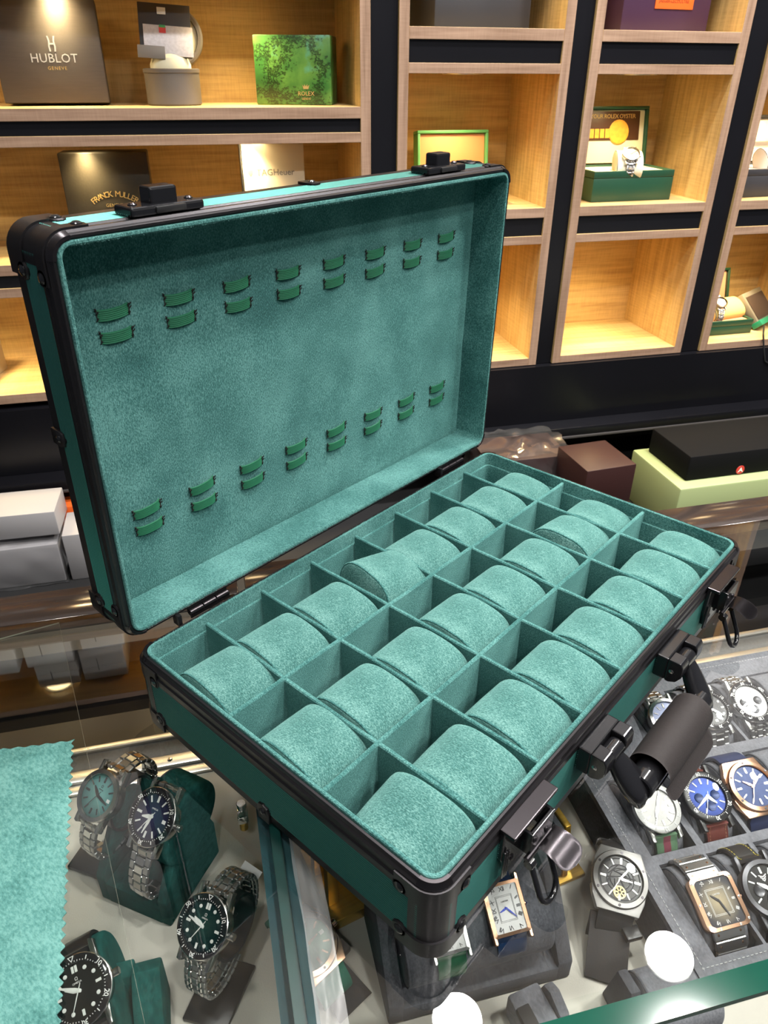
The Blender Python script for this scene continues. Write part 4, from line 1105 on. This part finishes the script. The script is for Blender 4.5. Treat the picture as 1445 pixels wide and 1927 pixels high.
cstand('black C-shaped stand holding the turquoise dial watch', M1, [(128, 1636), (168, 1578), (262, 1620), (236, 1672)])
cstand('black C-shaped stand holding the dark green dial watch', M3, [(344, 1922), (400, 1800), (482, 1822), (426, 1944)])
def ramp(label, P4, zs):
    """folded card easel: sloping plate from the watch down to the floor"""
    Q = [at(x, y, z) for (x, y), z in zip(P4, zs)]; c = sum(Q, V()) / 4; c.z = ZF
    root = thing('watch_stand', label, 'stand', T(*c)); q = [p - c for p in Q]
    nn = (q[1] - q[0]).cross(q[3] - q[0]).normalized()
    if nn.z < 0: nn = -nn
    vs = q + [p - nn * .003 for p in q]
    B().raw(vs, [(0, 1, 2, 3), (7, 6, 5, 4), (0, 4, 5, 1), (1, 5, 6, 2), (2, 6, 7, 3), (3, 7, 4, 0)]).build('sloping_plate', BLACKS, root, smooth=0)
    a, b_ = q[0], q[1]
    B().raw([a - nn * .003, b_ - nn * .003, V((b_.x, b_.y, 0)), V((a.x, a.y, 0)), a - nn * .006, b_ - nn * .006, V((b_.x, b_.y, 0)) + (q[2] - q[1]).normalized() * .003, V((a.x, a.y, 0)) + (q[3] - q[0]).normalized() * .003], [(0, 1, 2, 3), (7, 6, 5, 4), (0, 4, 5, 1), (1, 5, 6, 2), (2, 6, 7, 3), (3, 7, 4, 0)]).build('rear_prop', BLACKS, root, smooth=0)
    return root
r_ = ramp('black easel stand under the rose gold watch with green dial', [(575, 1812), (630, 1790), (700, 1868), (640, 1927)], [-.128, -.128, ZF + .003, ZF + .003])
B().box((0, 0, 0), (.012, .010, .006), .001).build('strap_tab', BLACKP, r_, r_.matrix_world.inverted() @ T(*at(641, 1788, -.128)))
r_ = ramp('black easel stand under the grey skeleton watch', [(1112, 1712), (1188, 1732), (1178, 1862), (1100, 1835)], [-.130, -.130, ZF + .003, ZF + .003])
B().box((0, 0, 0), (.013, .010, .005), .001).build('strap_tab', BLACKP, r_, r_.matrix_world.inverted() @ T(*at(1189, 1757, -.133)) @ RZ(TH))
# grey double stand
gx = SM(.1415, .2580, ZF)
wedge('watch_stand', 'grey suede double watch stand under the front corner of the case', gx, .142, .082, [(0, 0), (0, .022), (.046, .078), (.066, .082), (.082, .070), (.082, 0)], .012, DGREYV, DGREYV)
Mw = M7 @ T(-.0215, 0, -.0078 - 2 * PZ + .0010)
cushion('wide dark grey cushion across the double stand', Mw, None, .056, DGREYV)
# brass stand and second brass easel
A, Cc, Bq = at(555, 1620, ZF), at(640, 1747, ZF), at(706, 1714, ZF)
ctr = (A + Bq) / 2; ex_ = (Bq - Cc).normalized(); ey_ = (A - Cc).normalized(); ey_ = (ey_ - ex_ * ey_.dot(ex_)).normalized()
ro = thing('brass_stand', 'brushed brass watch stand foot with square posts under the case', 'stand', frame(V((ctr.x, ctr.y, ZF)), ex_, ey_, V((0, 0, 1))))
L1, L2 = (Bq - Cc).length, (A - Cc).length
B().b2((-L1 / 2, -L2 / 2, 0), (L1 / 2, L2 / 2, .012), .0008).build('foot_plate', YGOLD, ro)
for sy in (.5, -.85): B().b2((-L1 * .3 - .0045, L2 * .5 * sy * .6 - .004, .0121), (-L1 * .3 + .0045, L2 * .5 * sy * .6 + .004, .085), .0006).build('post', YGOLD, ro)
B().b2((-L1 * .5, -L2 * .42, .0852), (L1 * .5, L2 * .42, .090), .0008).build('top_plate', YGOLD, ro)
pA = at(1062, 1655, ZF)
ro = thing('brass_easel', 'brass framed grey easel standing left of the tray', 'stand', M4.Translation(pA) @ RZ(TH + radians(8)))
B().b2((-.022, -.004, 0), (.018, .040, .004), .0006).build('foot_plate', YGOLD, ro)
B().b2((-.002, 0, .0042), (.003, .034, .075), .0006).build('brass_back', YGOLD, ro, RY(radians(-6)))
B().b2((-.0075, .001, .006), (-.0025, .033, .073), .001).build('suede_pad', DGREYV, ro, RY(radians(-6)))
# front grey rests cut by the lower edge
pc = at(1238, 1905, ZF)
ro = thing('cushion_rest', 'grey suede roll cushion at the lower edge left of the tray', 'stand', M4.Translation(pc) @ RZ(TH))
pmh = pillow_mesh(.026, .023, .021, 2.5); pmh.build('roll', [GREYV, DGREYV], ro, T(.004, -.004, .002), smooth=60)
B().prism([(-.022, 0), (.022, 0), (.014, .046), (-.004, .050)], -.004, .004, T(-.030, 0, 0) @ M4(((0, 0, 1, 0), (1, 0, 0, 0), (0, 1, 0, 0), (0, 0, 0, 1))), bev=.0015).build('cheek', DGREYV, ro)
B().prism([(-.022, 0), (.022, 0), (.014, .030), (-.004, .032)], -.003, .003, T(.0345, 0, 0) @ M4(((0, 0, 1, 0), (1, 0, 0, 0), (0, 1, 0, 0), (0, 0, 0, 1))), bev=.0015).build('cheek', DGREYV, ro)
pc = at(1010, 1935, ZF)
ro = thing('cushion_rest', 'small grey suede watch rest at the bottom edge below the double stand', 'stand', M4.Translation(pc) @ RZ(TH + .15))
B().prism([(-.02, 0), (.02, 0), (.012, .030), (.004, .034), (-.010, .028)], -.004, .004, T(.013, 0, 0) @ M4(((0, 0, 1, 0), (1, 0, 0, 0), (0, 1, 0, 0), (0, 0, 0, 1))), bev=.0015).build('cheek', GREYV, ro)
B().box((-.004, .0, .013), (.026, .036, .026), .003).build('body', GREYV, ro); B().box((-.013, -.006, .030), (.010, .022, .006), .001).build('strap_end', BLACKS, ro)
# price tag of the green dial watch
pt = at(462, 1655, -.105)
ro = thing('price_tag', 'white barcode price tag hanging from the dark green dial watch', 'tag', face_frame(460, 1658, -.100, (20, -32), (up * .7 - ND * .6).normalized()))
B().box((0, 0, 0), (.016, .024, .0004)).build('card', WHITE, ro, smooth=0)
b = B(); x = -.005
for k in range(11):
    wd = (.0003, .0006, .0009)[(k * 7) % 3]; b.box((.001 + x, -.005, .0003), (wd, .0070, .0001)); x += wd + .0004
tag(b.build('barcode', INK, ro, smooth=0), kind='stuff'); lettering('OMEGA', .0026, T(.0, .004, .0003), INK, ro, .00005); lettering('RM 35,300', .0022, T(.0, .001, .0003), INK, ro, .00005)
B().tube([(.0, -.012, 0), (.004, -.018, .002), (.009, -.020, .001), (.008, -.026, -.004)], .0003, 6).build('string', INK, ro)
# brass clip that holds the pane
cp = at(457, 1538, -.105)
ro = thing('glass_clip', 'small chrome clamp on the glass left of the case corner', 'clamp', M4.Translation(cp) @ RZ(TH))
B().box((0, 0, .004), (.009, .014, .010), .002).build('clamp_body', CHROME, ro); B().cyl((0, -.003, -.001), (0, -.003, -.010), .0035, seg=14, bev=.0005).build('clamp_screw', YGOLD, ro); B().cyl((0, .004, .009), (0, .004, .013), .0042, seg=14, bev=.0006).build('clamp_cap', CHROME, ro)

# ================================================================== teal cloth with a pinked edge
P0 = at(140, 1391, .006); Pr = at(112, 1990, .006); Pl = at(-260, 1432, .006)
ca, cb = (Pl - P0), (Pr - P0); LA_, LB_ = ca.length, cb.length; ca.normalize(); cb.normalize()
def saw(x, p=.0068, a=.0030): t = (x / p) % 1.; return a * (2 * t if t < .5 else 2 - 2 * t)
nu, nv = 110, 240
def cl(u, v):
    x = LA_ * u; y = LB_ * v
    e0 = saw(y) * max(0, 1 - u * nu / 2) ; e1 = (saw(x, .010, .0016)) * max(0, 1 - v * nv / 3)
    p = P0 + ca * (x + e0) + cb * (y + e1)
    edge = min(x, y)
    z = .0046 + .0022 * mnoise.noise((p.x * 14, p.y * 14, 0)) + .0010 * mnoise.noise((p.x * 45, p.y * 45, 3)) + .0018 * max(0, 1 - x / .012) * sin(y * 60 + 1) * .6
    return (p.x, p.y, max(.0042, z + .0003))
b = B(); b.grid(cl, nu, nv); bmesh.ops.recalc_face_normals(b.bm, faces=b.bm.faces[:]); bmesh.ops.solidify(b.bm, geom=b.bm.faces[:], thickness=.0006)
o = b.build('cleaning_cloth', CLOTH, None, None, smooth=60); tag(o, 'teal microfibre cloth with zigzag cut edge on the counter', 'cloth')
# ================================================================== boxes on the shelves
def boxmat(name, c, rough=.5, **k): return MATS.get(name) or mat(name, c, rough, **k)
BROWNT = boxmat('dark_brown_grained_card', (.052, .042, .036), .5, var=.25, scale=30, stretch=(1, 1, 14), bump=.5, bscale=500)
OLIVE = boxmat('black_olive_leatherette', (.030, .026, .018), .38, var=.2, scale=200, bump=.3)
CREAMC = boxmat('cream_card', (.80, .72, .56), .5)
NAVYC = boxmat('charcoal_card', (.030, .030, .036), .5)
PLUM = boxmat('plum_card', (.050, .018, .048), .45)
MAROON = boxmat('maroon_card', (.085, .018, .020), .45)
ORANGE = boxmat('orange_card', (.85, .14, .02), .5)
DKGREEN = boxmat('dark_green_leatherette', (.010, .055, .030), .4)
LTGREEN = boxmat('green_card', (.10, .36, .13), .5)
APRIC = boxmat('apricot_lining', (.80, .33, .14), .6)
CREAML = boxmat('cream_leather', (.82, .77, .56), .5)
YELSU = boxmat('yellow_suede', (.80, .58, .18), .8)
GREYL = boxmat('grey_leather', (.105, .095, .088), .45, bump=.3, bscale=900)
PALE = boxmat('white_card', (.80, .79, .78), .5)
PALEG = boxmat('pale_green_card', (.36, .43, .20), .55)
SHADEW = boxmat('shaded_white_card', (.40, .39, .40), .5)  # white card with the shade of the bay painted in as grey
MATTEB = boxmat('matte_black_card', (.004, .004, .0045), .8, specular_ior_level=.15)
BROWNB = boxmat('dark_red_brown_card', (.036, .013, .012), .45)
F2 = M4(((1, 0, 0, 0), (0, 0, -1, 0), (0, 1, 0, 0), (0, 0, 0, 1)))          # text plane xy -> xz, facing -y
def shelf_box(name, label, s, n, z, w, d, h, mt, rz=0., lean=0., lid=None, cat='box', bev=.002, group=None):
    root = thing(name, label, cat, SM(s, n, z + d * sin(max(0, lean)), rz) @ RX(-lean), group)
    if lid:
        B().b2((-w / 2, 0, 0), (w / 2, d, h * lid - .0006), bev).build('box_body', mt, root)
        B().b2((-w / 2 - .0008, -.0008, h * lid), (w / 2 + .0008, d + .0008, h), bev).build('box_lid', mt, root)
    else: B().b2((-w / 2, 0, 0), (w / 2, d, h), bev).build('box_body', mt, root)
    return root
# 1 brown box with silver mark
r = shelf_box('watch_box', 'dark brown grained square box with silver lettering on the upper left shelf', -.172, 1.372, .3777, .150, .075, .136, BROWNT, rz=.05, lean=.05)
lettering('HUBLOT', .0165, T(.006, -.0004, .058) @ F2, SILVERPRINT, r, .0003, 1.05); lettering('GENEVE', .0062, T(.008, -.0004, .0455) @ F2, GOLDPRINT, r, .0003, 1.3)
b = B()
for sx in (-1, 1): b.prism([(sx * .0012, .067), (sx * .0022, .067), (sx * .0030, .0735), (sx * .0020, .080), (sx * .0034, .0865), (sx * .0056, .0865), (sx * .0043, .080), (sx * .0052, .0735), (sx * .0046, .067)], .0003, .0008, T(.006, 0, 0) @ F2)
b.box((.006, -.0006, .0768), (.0052, .0004, .0022)); b.build('emblem', SILVERPRINT, r, smooth=0)
# 2 round grey box, open
r = thing('round_watch_box', 'open round grey leather watch box with booklet and cream cushion', 'watch box', SM(.001, 1.385, .3777))
B().lathe([(0, 0), (.0400, 0), (.0418, .0020), (.0418, .0440), (.0430, .0445), (.0430, .0490), (.0400, .0500), (.0385, .0485), (0, .0485)], 40, sy=.85).build('box_body', GREYL, r)
b = B(); b.lathe([(0, .0705), (.018, .0695), (.027, .0640), (.031, .0550), (.031, .0495)], 32, sy=.8); b.build('cushion', CREAML, r)
lidM = T(.012, .030, .0530) @ RX(radians(76)) @ T(0, .037, 0)
l_ = B().lathe([(.0300, -.002), (.0400, -.004), (.0420, 0), (.0420, .014), (.0390, .0165), (.0345, .0165), (.0335, .010), (0, .010)], 40, sy=1.0).build('box_lid', GREYL, r, lidM)
B().lathe([(0, .0108), (.0338, .0108)], 40).build('lid_lining', CREAML, l_)
bk = B().box((0, 0, 0), (.076, .003, .070), .0006).build('booklet', NAVYC, r, T(-.002, -.004, .099) @ RX(-.22) @ RY(.06))
p_ = B().box((.004, -.0030, -.014), (.072, .0020, .040), .0005).build('dotted_leaflet', boxmat('silver_dotted_paper', (.66, .63, .66), .5, var=.3, scale=250), bk)
B().box((-.004, -.0026, .025), (.0125, .0016, .009), .0002).build('logo_plate', WHITE, bk); B().box((-.004, -.0042, .0), (.010, .0006, .0085)).build('red_logo', boxmat('red_print', (.75, .05, .04), .5), bk); B().box((-.004, -.0044, .0045), (.009, .0006, .0035)).build('green_logo', boxmat('green_print', (.05, .40, .12), .5), bk)
B().box((-.022, -.010, -.032), (.040, .0015, .017), .0003).build('card', boxmat('grey_card', (.16, .14, .12), .5), bk)
# 3 green rock-pattern box
mt, nt, bs = newmat('green_rock_print'); setp(bs, roughness=.35)
tc = N(nt, 'ShaderNodeTexCoord'); nz = N(nt, 'ShaderNodeTexNoise'); nz.inputs['Scale'].default_value = 22; nz.inputs['Detail'].default_value = 8; nz.inputs['Roughness'].default_value = .65
mxv = N(nt, 'ShaderNodeMix', data_type='VECTOR'); mxv.inputs[0].default_value = .06; nt.links.new(tc.outputs['Object'], mxv.inputs[4]); nt.links.new(nz.outputs[1], mxv.inputs[5])
vo = N(nt, 'ShaderNodeTexVoronoi', feature='DISTANCE_TO_EDGE'); vo.inputs['Scale'].default_value = 17; nt.links.new(mxv.outputs[1], vo.inputs['Vector'])
n3 = N(nt, 'ShaderNodeTexNoise'); n3.inputs['Scale'].default_value = 13; n3.inputs['Detail'].default_value = 6; nt.links.new(tc.outputs['Object'], n3.inputs['Vector'])
r1 = N(nt, 'ShaderNodeValToRGB'); e = r1.color_ramp.elements; e[0].position = .32; e[0].color = (.012, .075, .018, 1); e[1].position = .70; e[1].color = (.26, .30, .09, 1)
k = e.new(.45); k.color = (.045, .17, .035, 1); k = e.new(.55); k.color = (.11, .28, .055, 1); k = e.new(.63); k.color = (.10, .40, .33, 1)
nt.links.new(n3.outputs[0], r1.inputs[0])
r2 = N(nt, 'ShaderNodeValToRGB'); e = r2.color_ramp.elements; e[0].position = .0; e[0].color = (.10, .07, .03, 1); e[1].position = .10; e[1].color = (1, 1, 1, 1); nt.links.new(vo.outputs[0], r2.inputs[0])
mm_ = N(nt, 'ShaderNodeMix', data_type='RGBA', blend_type='MULTIPLY'); mm_.inputs[0].default_value = 1; nt.links.new(r1.outputs[0], mm_.inputs[6]); nt.links.new(r2.outputs[0], mm_.inputs[7]); nt.links.new(mm_.outputs[2], bs.inputs['Base Color'])
r = shelf_box('watch_box', 'green rock patterned box at the right end of the upper shelf', .188, 1.365, .3777, .122, .085, .096, mt, rz=-.30)
lettering('ROLEX', .0085, T(.020, -.0004, .016) @ F2, GOLDPRINT, r, .0003); lettering('GENEVE', .0040, T(.020, -.0004, .009) @ F2, GOLDPRINT, r, .0003)
b = B(); b.prism([(-.004, 0), (.004, 0), (.0055, .006), (.0026, .0032), (.0024, .0070), (0, .0036), (-.0024, .0070), (-.0026, .0032), (-.0055, .006)], .0003, .0007, T(.020, 0, .0225) @ F2); b.build('crown_mark', GOLDPRINT, r, smooth=0)
# 4 black olive box with arched gold lettering
r = shelf_box('watch_box', 'black olive box with arched gold lettering behind the left lid catch', -.122, 1.375, .1622, .136, .070, .148, OLIVE, lean=.03)
b = B()
for i, ch in enumerate('FRANCK MULLER'):
    if ch == ' ': continue
    a = radians(34 - 68 * i / 12); add_text(b, ch, .0125, T(.008, -.0004, .020) @ F2 @ T(-.060 * sin(a), .006 + .060 * cos(a), 0) @ RZ(a), .0003)
b.build('lettering', GOLDPRINT, r, smooth=0); lettering('GENEVE', .0070, T(.006, -.0004, .069) @ F2, GOLDPRINT, r, .0003, 1.1)
# 5 cream booklet box
r = shelf_box('watch_box', 'cream booklet box with black spine on the second left shelf', .150, 1.375, .1622, .104, .018, .158, CREAMC, lean=.04)
B().b2((-.0555, .0, .0), (-.0528, .020, .158), .0005).build('spine', BLACKP, r)
lettering('TAGHeuer', .0140, T(.002, -.0004, .114) @ F2, boxmat('grey_print', (.20, .18, .15), .5), r, .0002)
b = B(); b.prism([(-.0042, .005), (.0042, .005), (.0042, -.001), (0, -.006), (-.0042, -.001)], .0002, .0006, T(-.040, 0, .114) @ F2); b.build('shield_mark', MATS['grey_print'], r, smooth=0)
# 6 boxes cut by the left edge
shelf_box('watch_box', 'dark olive box cut by the left edge on the second shelf', -.385, 1.36, .1622, .12, .08, .085, OLIVE, rz=.1)
r = shelf_box('watch_box', 'gold and cream box cut by the left edge on the lowest shelf', -.428, 1.345, -.0498, .09, .11, .058, boxmat('champagne_card', (.55, .46, .30), .35, ), rz=-.25)
shelf_box('watch_box', 'dark box lying behind the champagne box on the lowest left shelf', -.448, 1.43, -.0498, .10, .06, .115, NAVYC)
# 7 charcoal box, 8 plum box
shelf_box('watch_box', 'charcoal box on the top middle shelf cut by the photo edge', .498, 1.352, .4852, .170, .110, .130, NAVYC, rz=.10, lid=.55)
r = shelf_box('watch_box', 'plum purple box with orange label on the top right shelf', .822, 1.345, .4852, .178, .100, .125, PLUM, rz=.12, lid=None)
o2 = B().box((.012, -.0008, .060), (.078, .0016, .056), .0005).build('label_panel', ORANGE, r)
lettering('JAEGER-LECOULTRE', .0068, T(.010, -.0018, .043) @ F2, boxmat('dark_orange_print', (.30, .05, .01), .5), r, .0002); lettering('JL', .0075, T(.010, -.0018, .0525) @ F2, MATS['dark_orange_print'], r, .0002)
# open boxes
def open_box(label, s, n, z, w, d, h, lh, outer, inner, rz=0., tilt=8., name='open_watch_box'):
    root = thing(name, label, 'watch box', SM(s, n, z, rz))
    b = B(); t = .005
    b.b2((-w / 2, 0, 0), (w / 2, d, h - .012), .0015); b.b2((-w / 2, 0, h - .0118), (w / 2, t, h), .001); b.b2((-w / 2, d - t, h - .0118), (w / 2, d, h), .001); b.b2((-w / 2, t, h - .0118), (-w / 2 + t, d - t, h), .001); b.b2((w / 2 - t, t, h - .0118), (w / 2, d - t, h), .001)
    b.build('box_base', outer, root)
    B().b2((-w / 2 + t + .0004, t + .0004, h - .0116), (w / 2 - t - .0004, d - t - .0004, h - .003), .0015).build('base_lining', inner, root)
    Ml = T(0, d - .004, h + .001) @ RX(radians(-tilt))
    b = B(); D = .030
    b.b2((-w / 2, D - .004, 0), (w / 2, D, lh), .0015); b.b2((-w / 2, 0, lh - .005), (w / 2, D - .0042, lh), .001); b.b2((-w / 2, 0, 0), (-w / 2 + .005, D - .0042, lh - .0052), .001); b.b2((w / 2 - .005, 0, 0), (w / 2, D - .0042, lh - .0052), .001)
    l = b.build('box_lid', outer, root, Ml)
    B().b2((-w / 2 + .0055, .006, .002), (w / 2 - .0055, D - .0045, lh - .0056), .0015).build('lid_lining', inner, l)
    return root, l
open_box('open box with apricot lining and green rim behind the lid corner', .487, 1.350, .2182, .136, .085, .045, .070, LTGREEN, APRIC, tilt=8)
r, l = open_box('open dark green watch box with cream lining holding a steel watch', .808, 1.338, .2182, .166, .105, .052, .100, DKGREEN, CREAML, rz=.02, tilt=10)
pc_ = B().box((.010, .0050, .067), (.112, .0012, .050), .0004).build('picture_card', boxmat('dark_brown_print', (.055, .022, .012), .4), l)
lettering('YOUR ROLEX OYSTER', .0105, T(.008, .0042, .083) @ F2, GOLDPRINT, l, .0002, .9)
b = B(); b.lathe([(0, .003), (.020, .0015), (.022, 0)], 24, T(.022, .0046, .056) @ RX(pi / 2)); b.build('amber_picture', boxmat('amber_print', (.80, .36, .05), .4, var=.4, scale=120), l)
b = B()
for k in range(5): b.box((-.036 + .011 * k, .0042, .054), (.009, .0006, .016), .0002)
b.build('bracelet_picture', MATS['amber_print'], l, smooth=0)
cu = cushion('cream leather watch cushion inside the open dark green box', SM(.808, 1.375, .262, -.30) @ RX(radians(38)) @ M4.Diagonal((.8, .8, .8, 1)), None, .030, CREAML)
watch('small steel watch with bright dial on the cream cushion of the green box', SM(.808, 1.375, .262, -.30) @ RX(radians(38)) @ T(0, 0, .8 * 2 * PZ + .0065), .0165, STEEL, STEEL, boxmat('pale_champagne_dial', (.75, .68, .48), .3), (10, 9), 'bars', STEEL, STEEL, strapf=lambda root, R, hw: links(root, strap_paths(R, .8 * PH, .8 * PZ, PE, False, .045), hw * .94, [BRUSH, STEEL], step=.005))
r, l = open_box('open white watch box with black base at the right edge', 1.118, 1.335, .2182, .150, .100, .050, .085, NAVYC, boxmat('ivory_lining', (.85, .80, .74), .5), rz=.05, tilt=6)
lettering('IWC', .020, T(-.030, .0052, .022) @ F2, boxmat('grey_emboss', (.55, .52, .48), .5), l, .0002, 1.3)
B().box((0, -.002, .043), (.150, .006, .003), .0008).build('lid_band', PALE, l)
cushion('small white cushion in the open white box at the right edge', SM(1.105, 1.375, .262) @ RX(radians(40)) @ M4.Diagonal((.8, .8, .8, 1)), None, .0201, boxmat('ivory_leather', (.84, .80, .76), .5))
r, l = open_box('low open dark green box with yellow cushion on the bottom right shelf', 1.098, 1.345, -.0598, .115, .095, .030, .085, DKGREEN, boxmat('peach_lining', (.72, .33, .20), .6), rz=.0, tilt=14)
lettering('ROLEX', .009, T(-.018, .0045, .012) @ F2, boxmat('brown_print', (.12, .05, .02), .5), l, .0002)
cushion('yellow suede cushion in the low green box', SM(1.105, 1.397, -.030, .2) @ RX(radians(30)) @ M4.Diagonal((1.1, .8, .62, 1)), None, .0403, YELSU)
watch('small steel quartz watch with grey dial on the yellow cushion', SM(1.088, 1.392, -.030, -.25) @ RX(radians(34)) @ T(0, 0, .62 * 2 * PZ + .0115), .0140, STEEL, STEEL, GUN, (10, 9), 'none', STEEL, STEEL, crown=0, strapf=lambda root, R, hw: links(root, strap_paths(R, .030, .016, PE, False, .045), hw * .94, [BRUSH, STEEL], step=.005))
r = shelf_box('watch_box', 'dark and green box leaning open beside the yellow cushion', 1.222, 1.375, -.0590, .100, .016, .080, boxmat('taupe_frame', (.20, .18, .14), .4), rz=.55, lean=.75)
B().box((0, -.0008, .042), (.086, .0016, .055), .0005).build('dark_window', boxmat('dark_brown_velvet', (.045, .025, .015), .8), r); B().b2((-.051, -.006, .0), (.051, .016, .012), .001).build('green_base', boxmat('emerald_card', (.01, .20, .10), .5), r)
# cable hanging from the bottom right shelf
c0 = S(1.165, 1.335, -.048)
pth = [S(1.200, 1.345, -.050), S(1.172, 1.330, -.040), S(1.150, 1.300, -.050), S(1.152, 1.291, -.075), S(1.162, 1.288, -.105), S(1.180, 1.287, -.115)]
tag(B().tube([p for p in pth], .0018, 8).build('cable', BLACKP), 'thin black cable hanging from the bottom right shelf', 'cable')
pth = [S(*wall_at(1430, 860, 1.243)), S(*wall_at(1427, 890, 1.238)), S(*wall_at(1432, 920, 1.230)), S(*wall_at(1428, 950, 1.20))]
tag(B().tube(pth, .0016, 8).build('cable', BLACKP), 'thin black cable hanging in front of the pale green box', 'cable')

# ================================================================== boxes in the bay under the shelves
def film(label, M, w, d, h, seed, amp=.008):
    """crumpled clear bag round a box"""
    b = B(); n = 14
    t = bmesh.new(); bmesh.ops.create_cube(t, size=1.0); bmesh.ops.subdivide_edges(t, edges=t.edges[:], cuts=n, use_grid_fill=True)
    t.verts.index_update(); vs = []
    for v in t.verts:
        p = V((v.co.x * w, v.co.y * d, (v.co.z + .5) * h)); q = p * 26 + V((seed * 3.7, seed, 0))
        k = amp * (.35 + abs(mnoise.noise(q)) * 1.6 + .5 * abs(mnoise.noise(q * 2.3)))
        nrm = V((v.co.x, v.co.y, v.co.z)); nrm.normalize(); p += nrm * k; p.z = max(p.z, .0006)
        vs.append(p)
    b.raw(vs, [[v.index for v in f.verts] for f in t.faces]); t.free()
    return tag(b.build('plastic_bag', WRAP, None, M, smooth=28), label, 'plastic bag')
def bay(name, label, px, py, Nn, z, w, d, h, mt, rz=0., lid=None, **k):
    s, n_, zz = wall_at(px, py, Nn)
    return shelf_box(name, label, s, Nn, z, w, d, h, mt, rz, lid=lid, **k), s
FB = -.335
def hz(px, py, Nn): return wall_at(px, py, Nn)[2] - FB
r, s = bay('carton', 'shade-tinted white carton in a clear bag, lower one at the left edge', 26, 1060, 1.14, FB + .0010, .148, .10, hz(60, 1030, 1.14), SHADEW); film('crumpled clear bag round the lower white carton', SM(s, 1.19, FB + .0005), .152, .104, hz(60, 1030, 1.14) + .003, 1, .007)
r2, s2 = bay('carton', 'white carton on top of the bagged one at the left edge', 12, 960, 1.15, FB + hz(60, 1030, 1.14) + .014, .142, .085, hz(60, 970, 1.15) - hz(60, 1030, 1.14) - .010, SHADEW, rz=-.03)
r, s = bay('carton', 'narrow white carton beside the bagged ones, partly behind the case', 165, 1040, 1.14, FB, .07, .08, hz(150, 1005, 1.14), SHADEW)
bay('carton', 'orange box standing behind the white cartons', 150, 945, 1.235, FB + .0, .09, .06, hz(140, 952, 1.235), ORANGE)
r, s = bay('carton', 'dark maroon box in the bay behind the right end of the case', 1150, 890, 1.00, FB, .095, .10, hz(1150, 880, 1.00), BROWNB, rz=.06, lid=.45)
r, s = bay('carton', 'brown box under a clear bag behind the case hinge', 995, 870, 1.10, FB, .155, .10, hz(1010, 862, 1.10), BROWNB, rz=-.03, lid=.6); film('crumpled clear bag over the brown box behind the case', SM(s, 1.15, FB + .0005), .158, .104, hz(1010, 862, 1.10) + .004, 5, .010)
# long pale green tray box and black box on it
s0_, _, zA = wall_at(1281, 921, 1.02)
r = thing('carton', 'long pale green box lid lying in the bay at right', 'box', SM(s0_ + .16, 1.02, FB))
HP = hz(1281, 921, 1.02)
B().prism([(-.16, 0), (.24, 0), (.24, HP), (-.16, HP)], 0, .17, M4(((1, 0, 0, 0), (0, 0, 1, 0), (0, 1, 0, 0), (0, 0, 0, 1))), bev=.004).build('box_body', PALEG, r)
r = thing('carton', 'flat black box with a small red emblem on the pale green box', 'box', SM(s0_ + .175, 1.045, FB + HP + .0008))
B().b2((-.15, 0, 0), (.22, .13, .050), .003).build('box_body', MATTEB, r)
q_ = B().lathe([(0, .0006), (.0085, .0006), (.009, 0)], 20, T(-.035, -.0002, .010) @ RX(pi / 2)).build('emblem', boxmat('red_emblem', (.62, .04, .03), .4), r)
B().prism([(-.006, -.005), (0, .006), (.006, -.005), (0, -.001)], .0008, .0012, T(-.035, -.0003, .010) @ F2).build('emblem_arrow', WHITE, q_)
# white cartons on the upper left shelf (seen mirrored in the counter glass)
for s, z, w_, h_, lab in ((-.292, .5932, .088, .066, 'lower carton of the right stack'), (-.300, .6596, .092, .085, 'upper carton of the right stack'), (-.405, .5932, .095, .092, 'lower carton of the left stack'), (-.398, .6856, .085, .062, 'upper carton of the left stack'), (-.520, .5932, .10, .10, 'single carton left of the stacks')):
    r = shelf_box('carton', 'white carton on the high left shelf, ' + lab, s, 1.345, z, w_, .10, h_, PALE, group='white cartons on the high left shelf')
    lettering('WATCH', .006, T(-.012, -.0004, h_ * .6) @ F2 @ RZ(pi / 2), INK, r, .0002) if False else B().box((-.012, -.0004, h_ * .5), (.0016, .0006, h_ * .4)).build('print_line', INK, r, smooth=0)
for s, z, mt_, lab in ((.455, .7522, NAVYC, 'black carton on the highest middle shelf'), (.80, .7522, DKGREEN, 'green carton on the highest right shelf'), (.56, .7522, PALE, 'small white carton on the highest middle shelf')):
    shelf_box('carton', lab + ', above the photo edge', s, 1.35, z, .09, .09, .09, mt_)
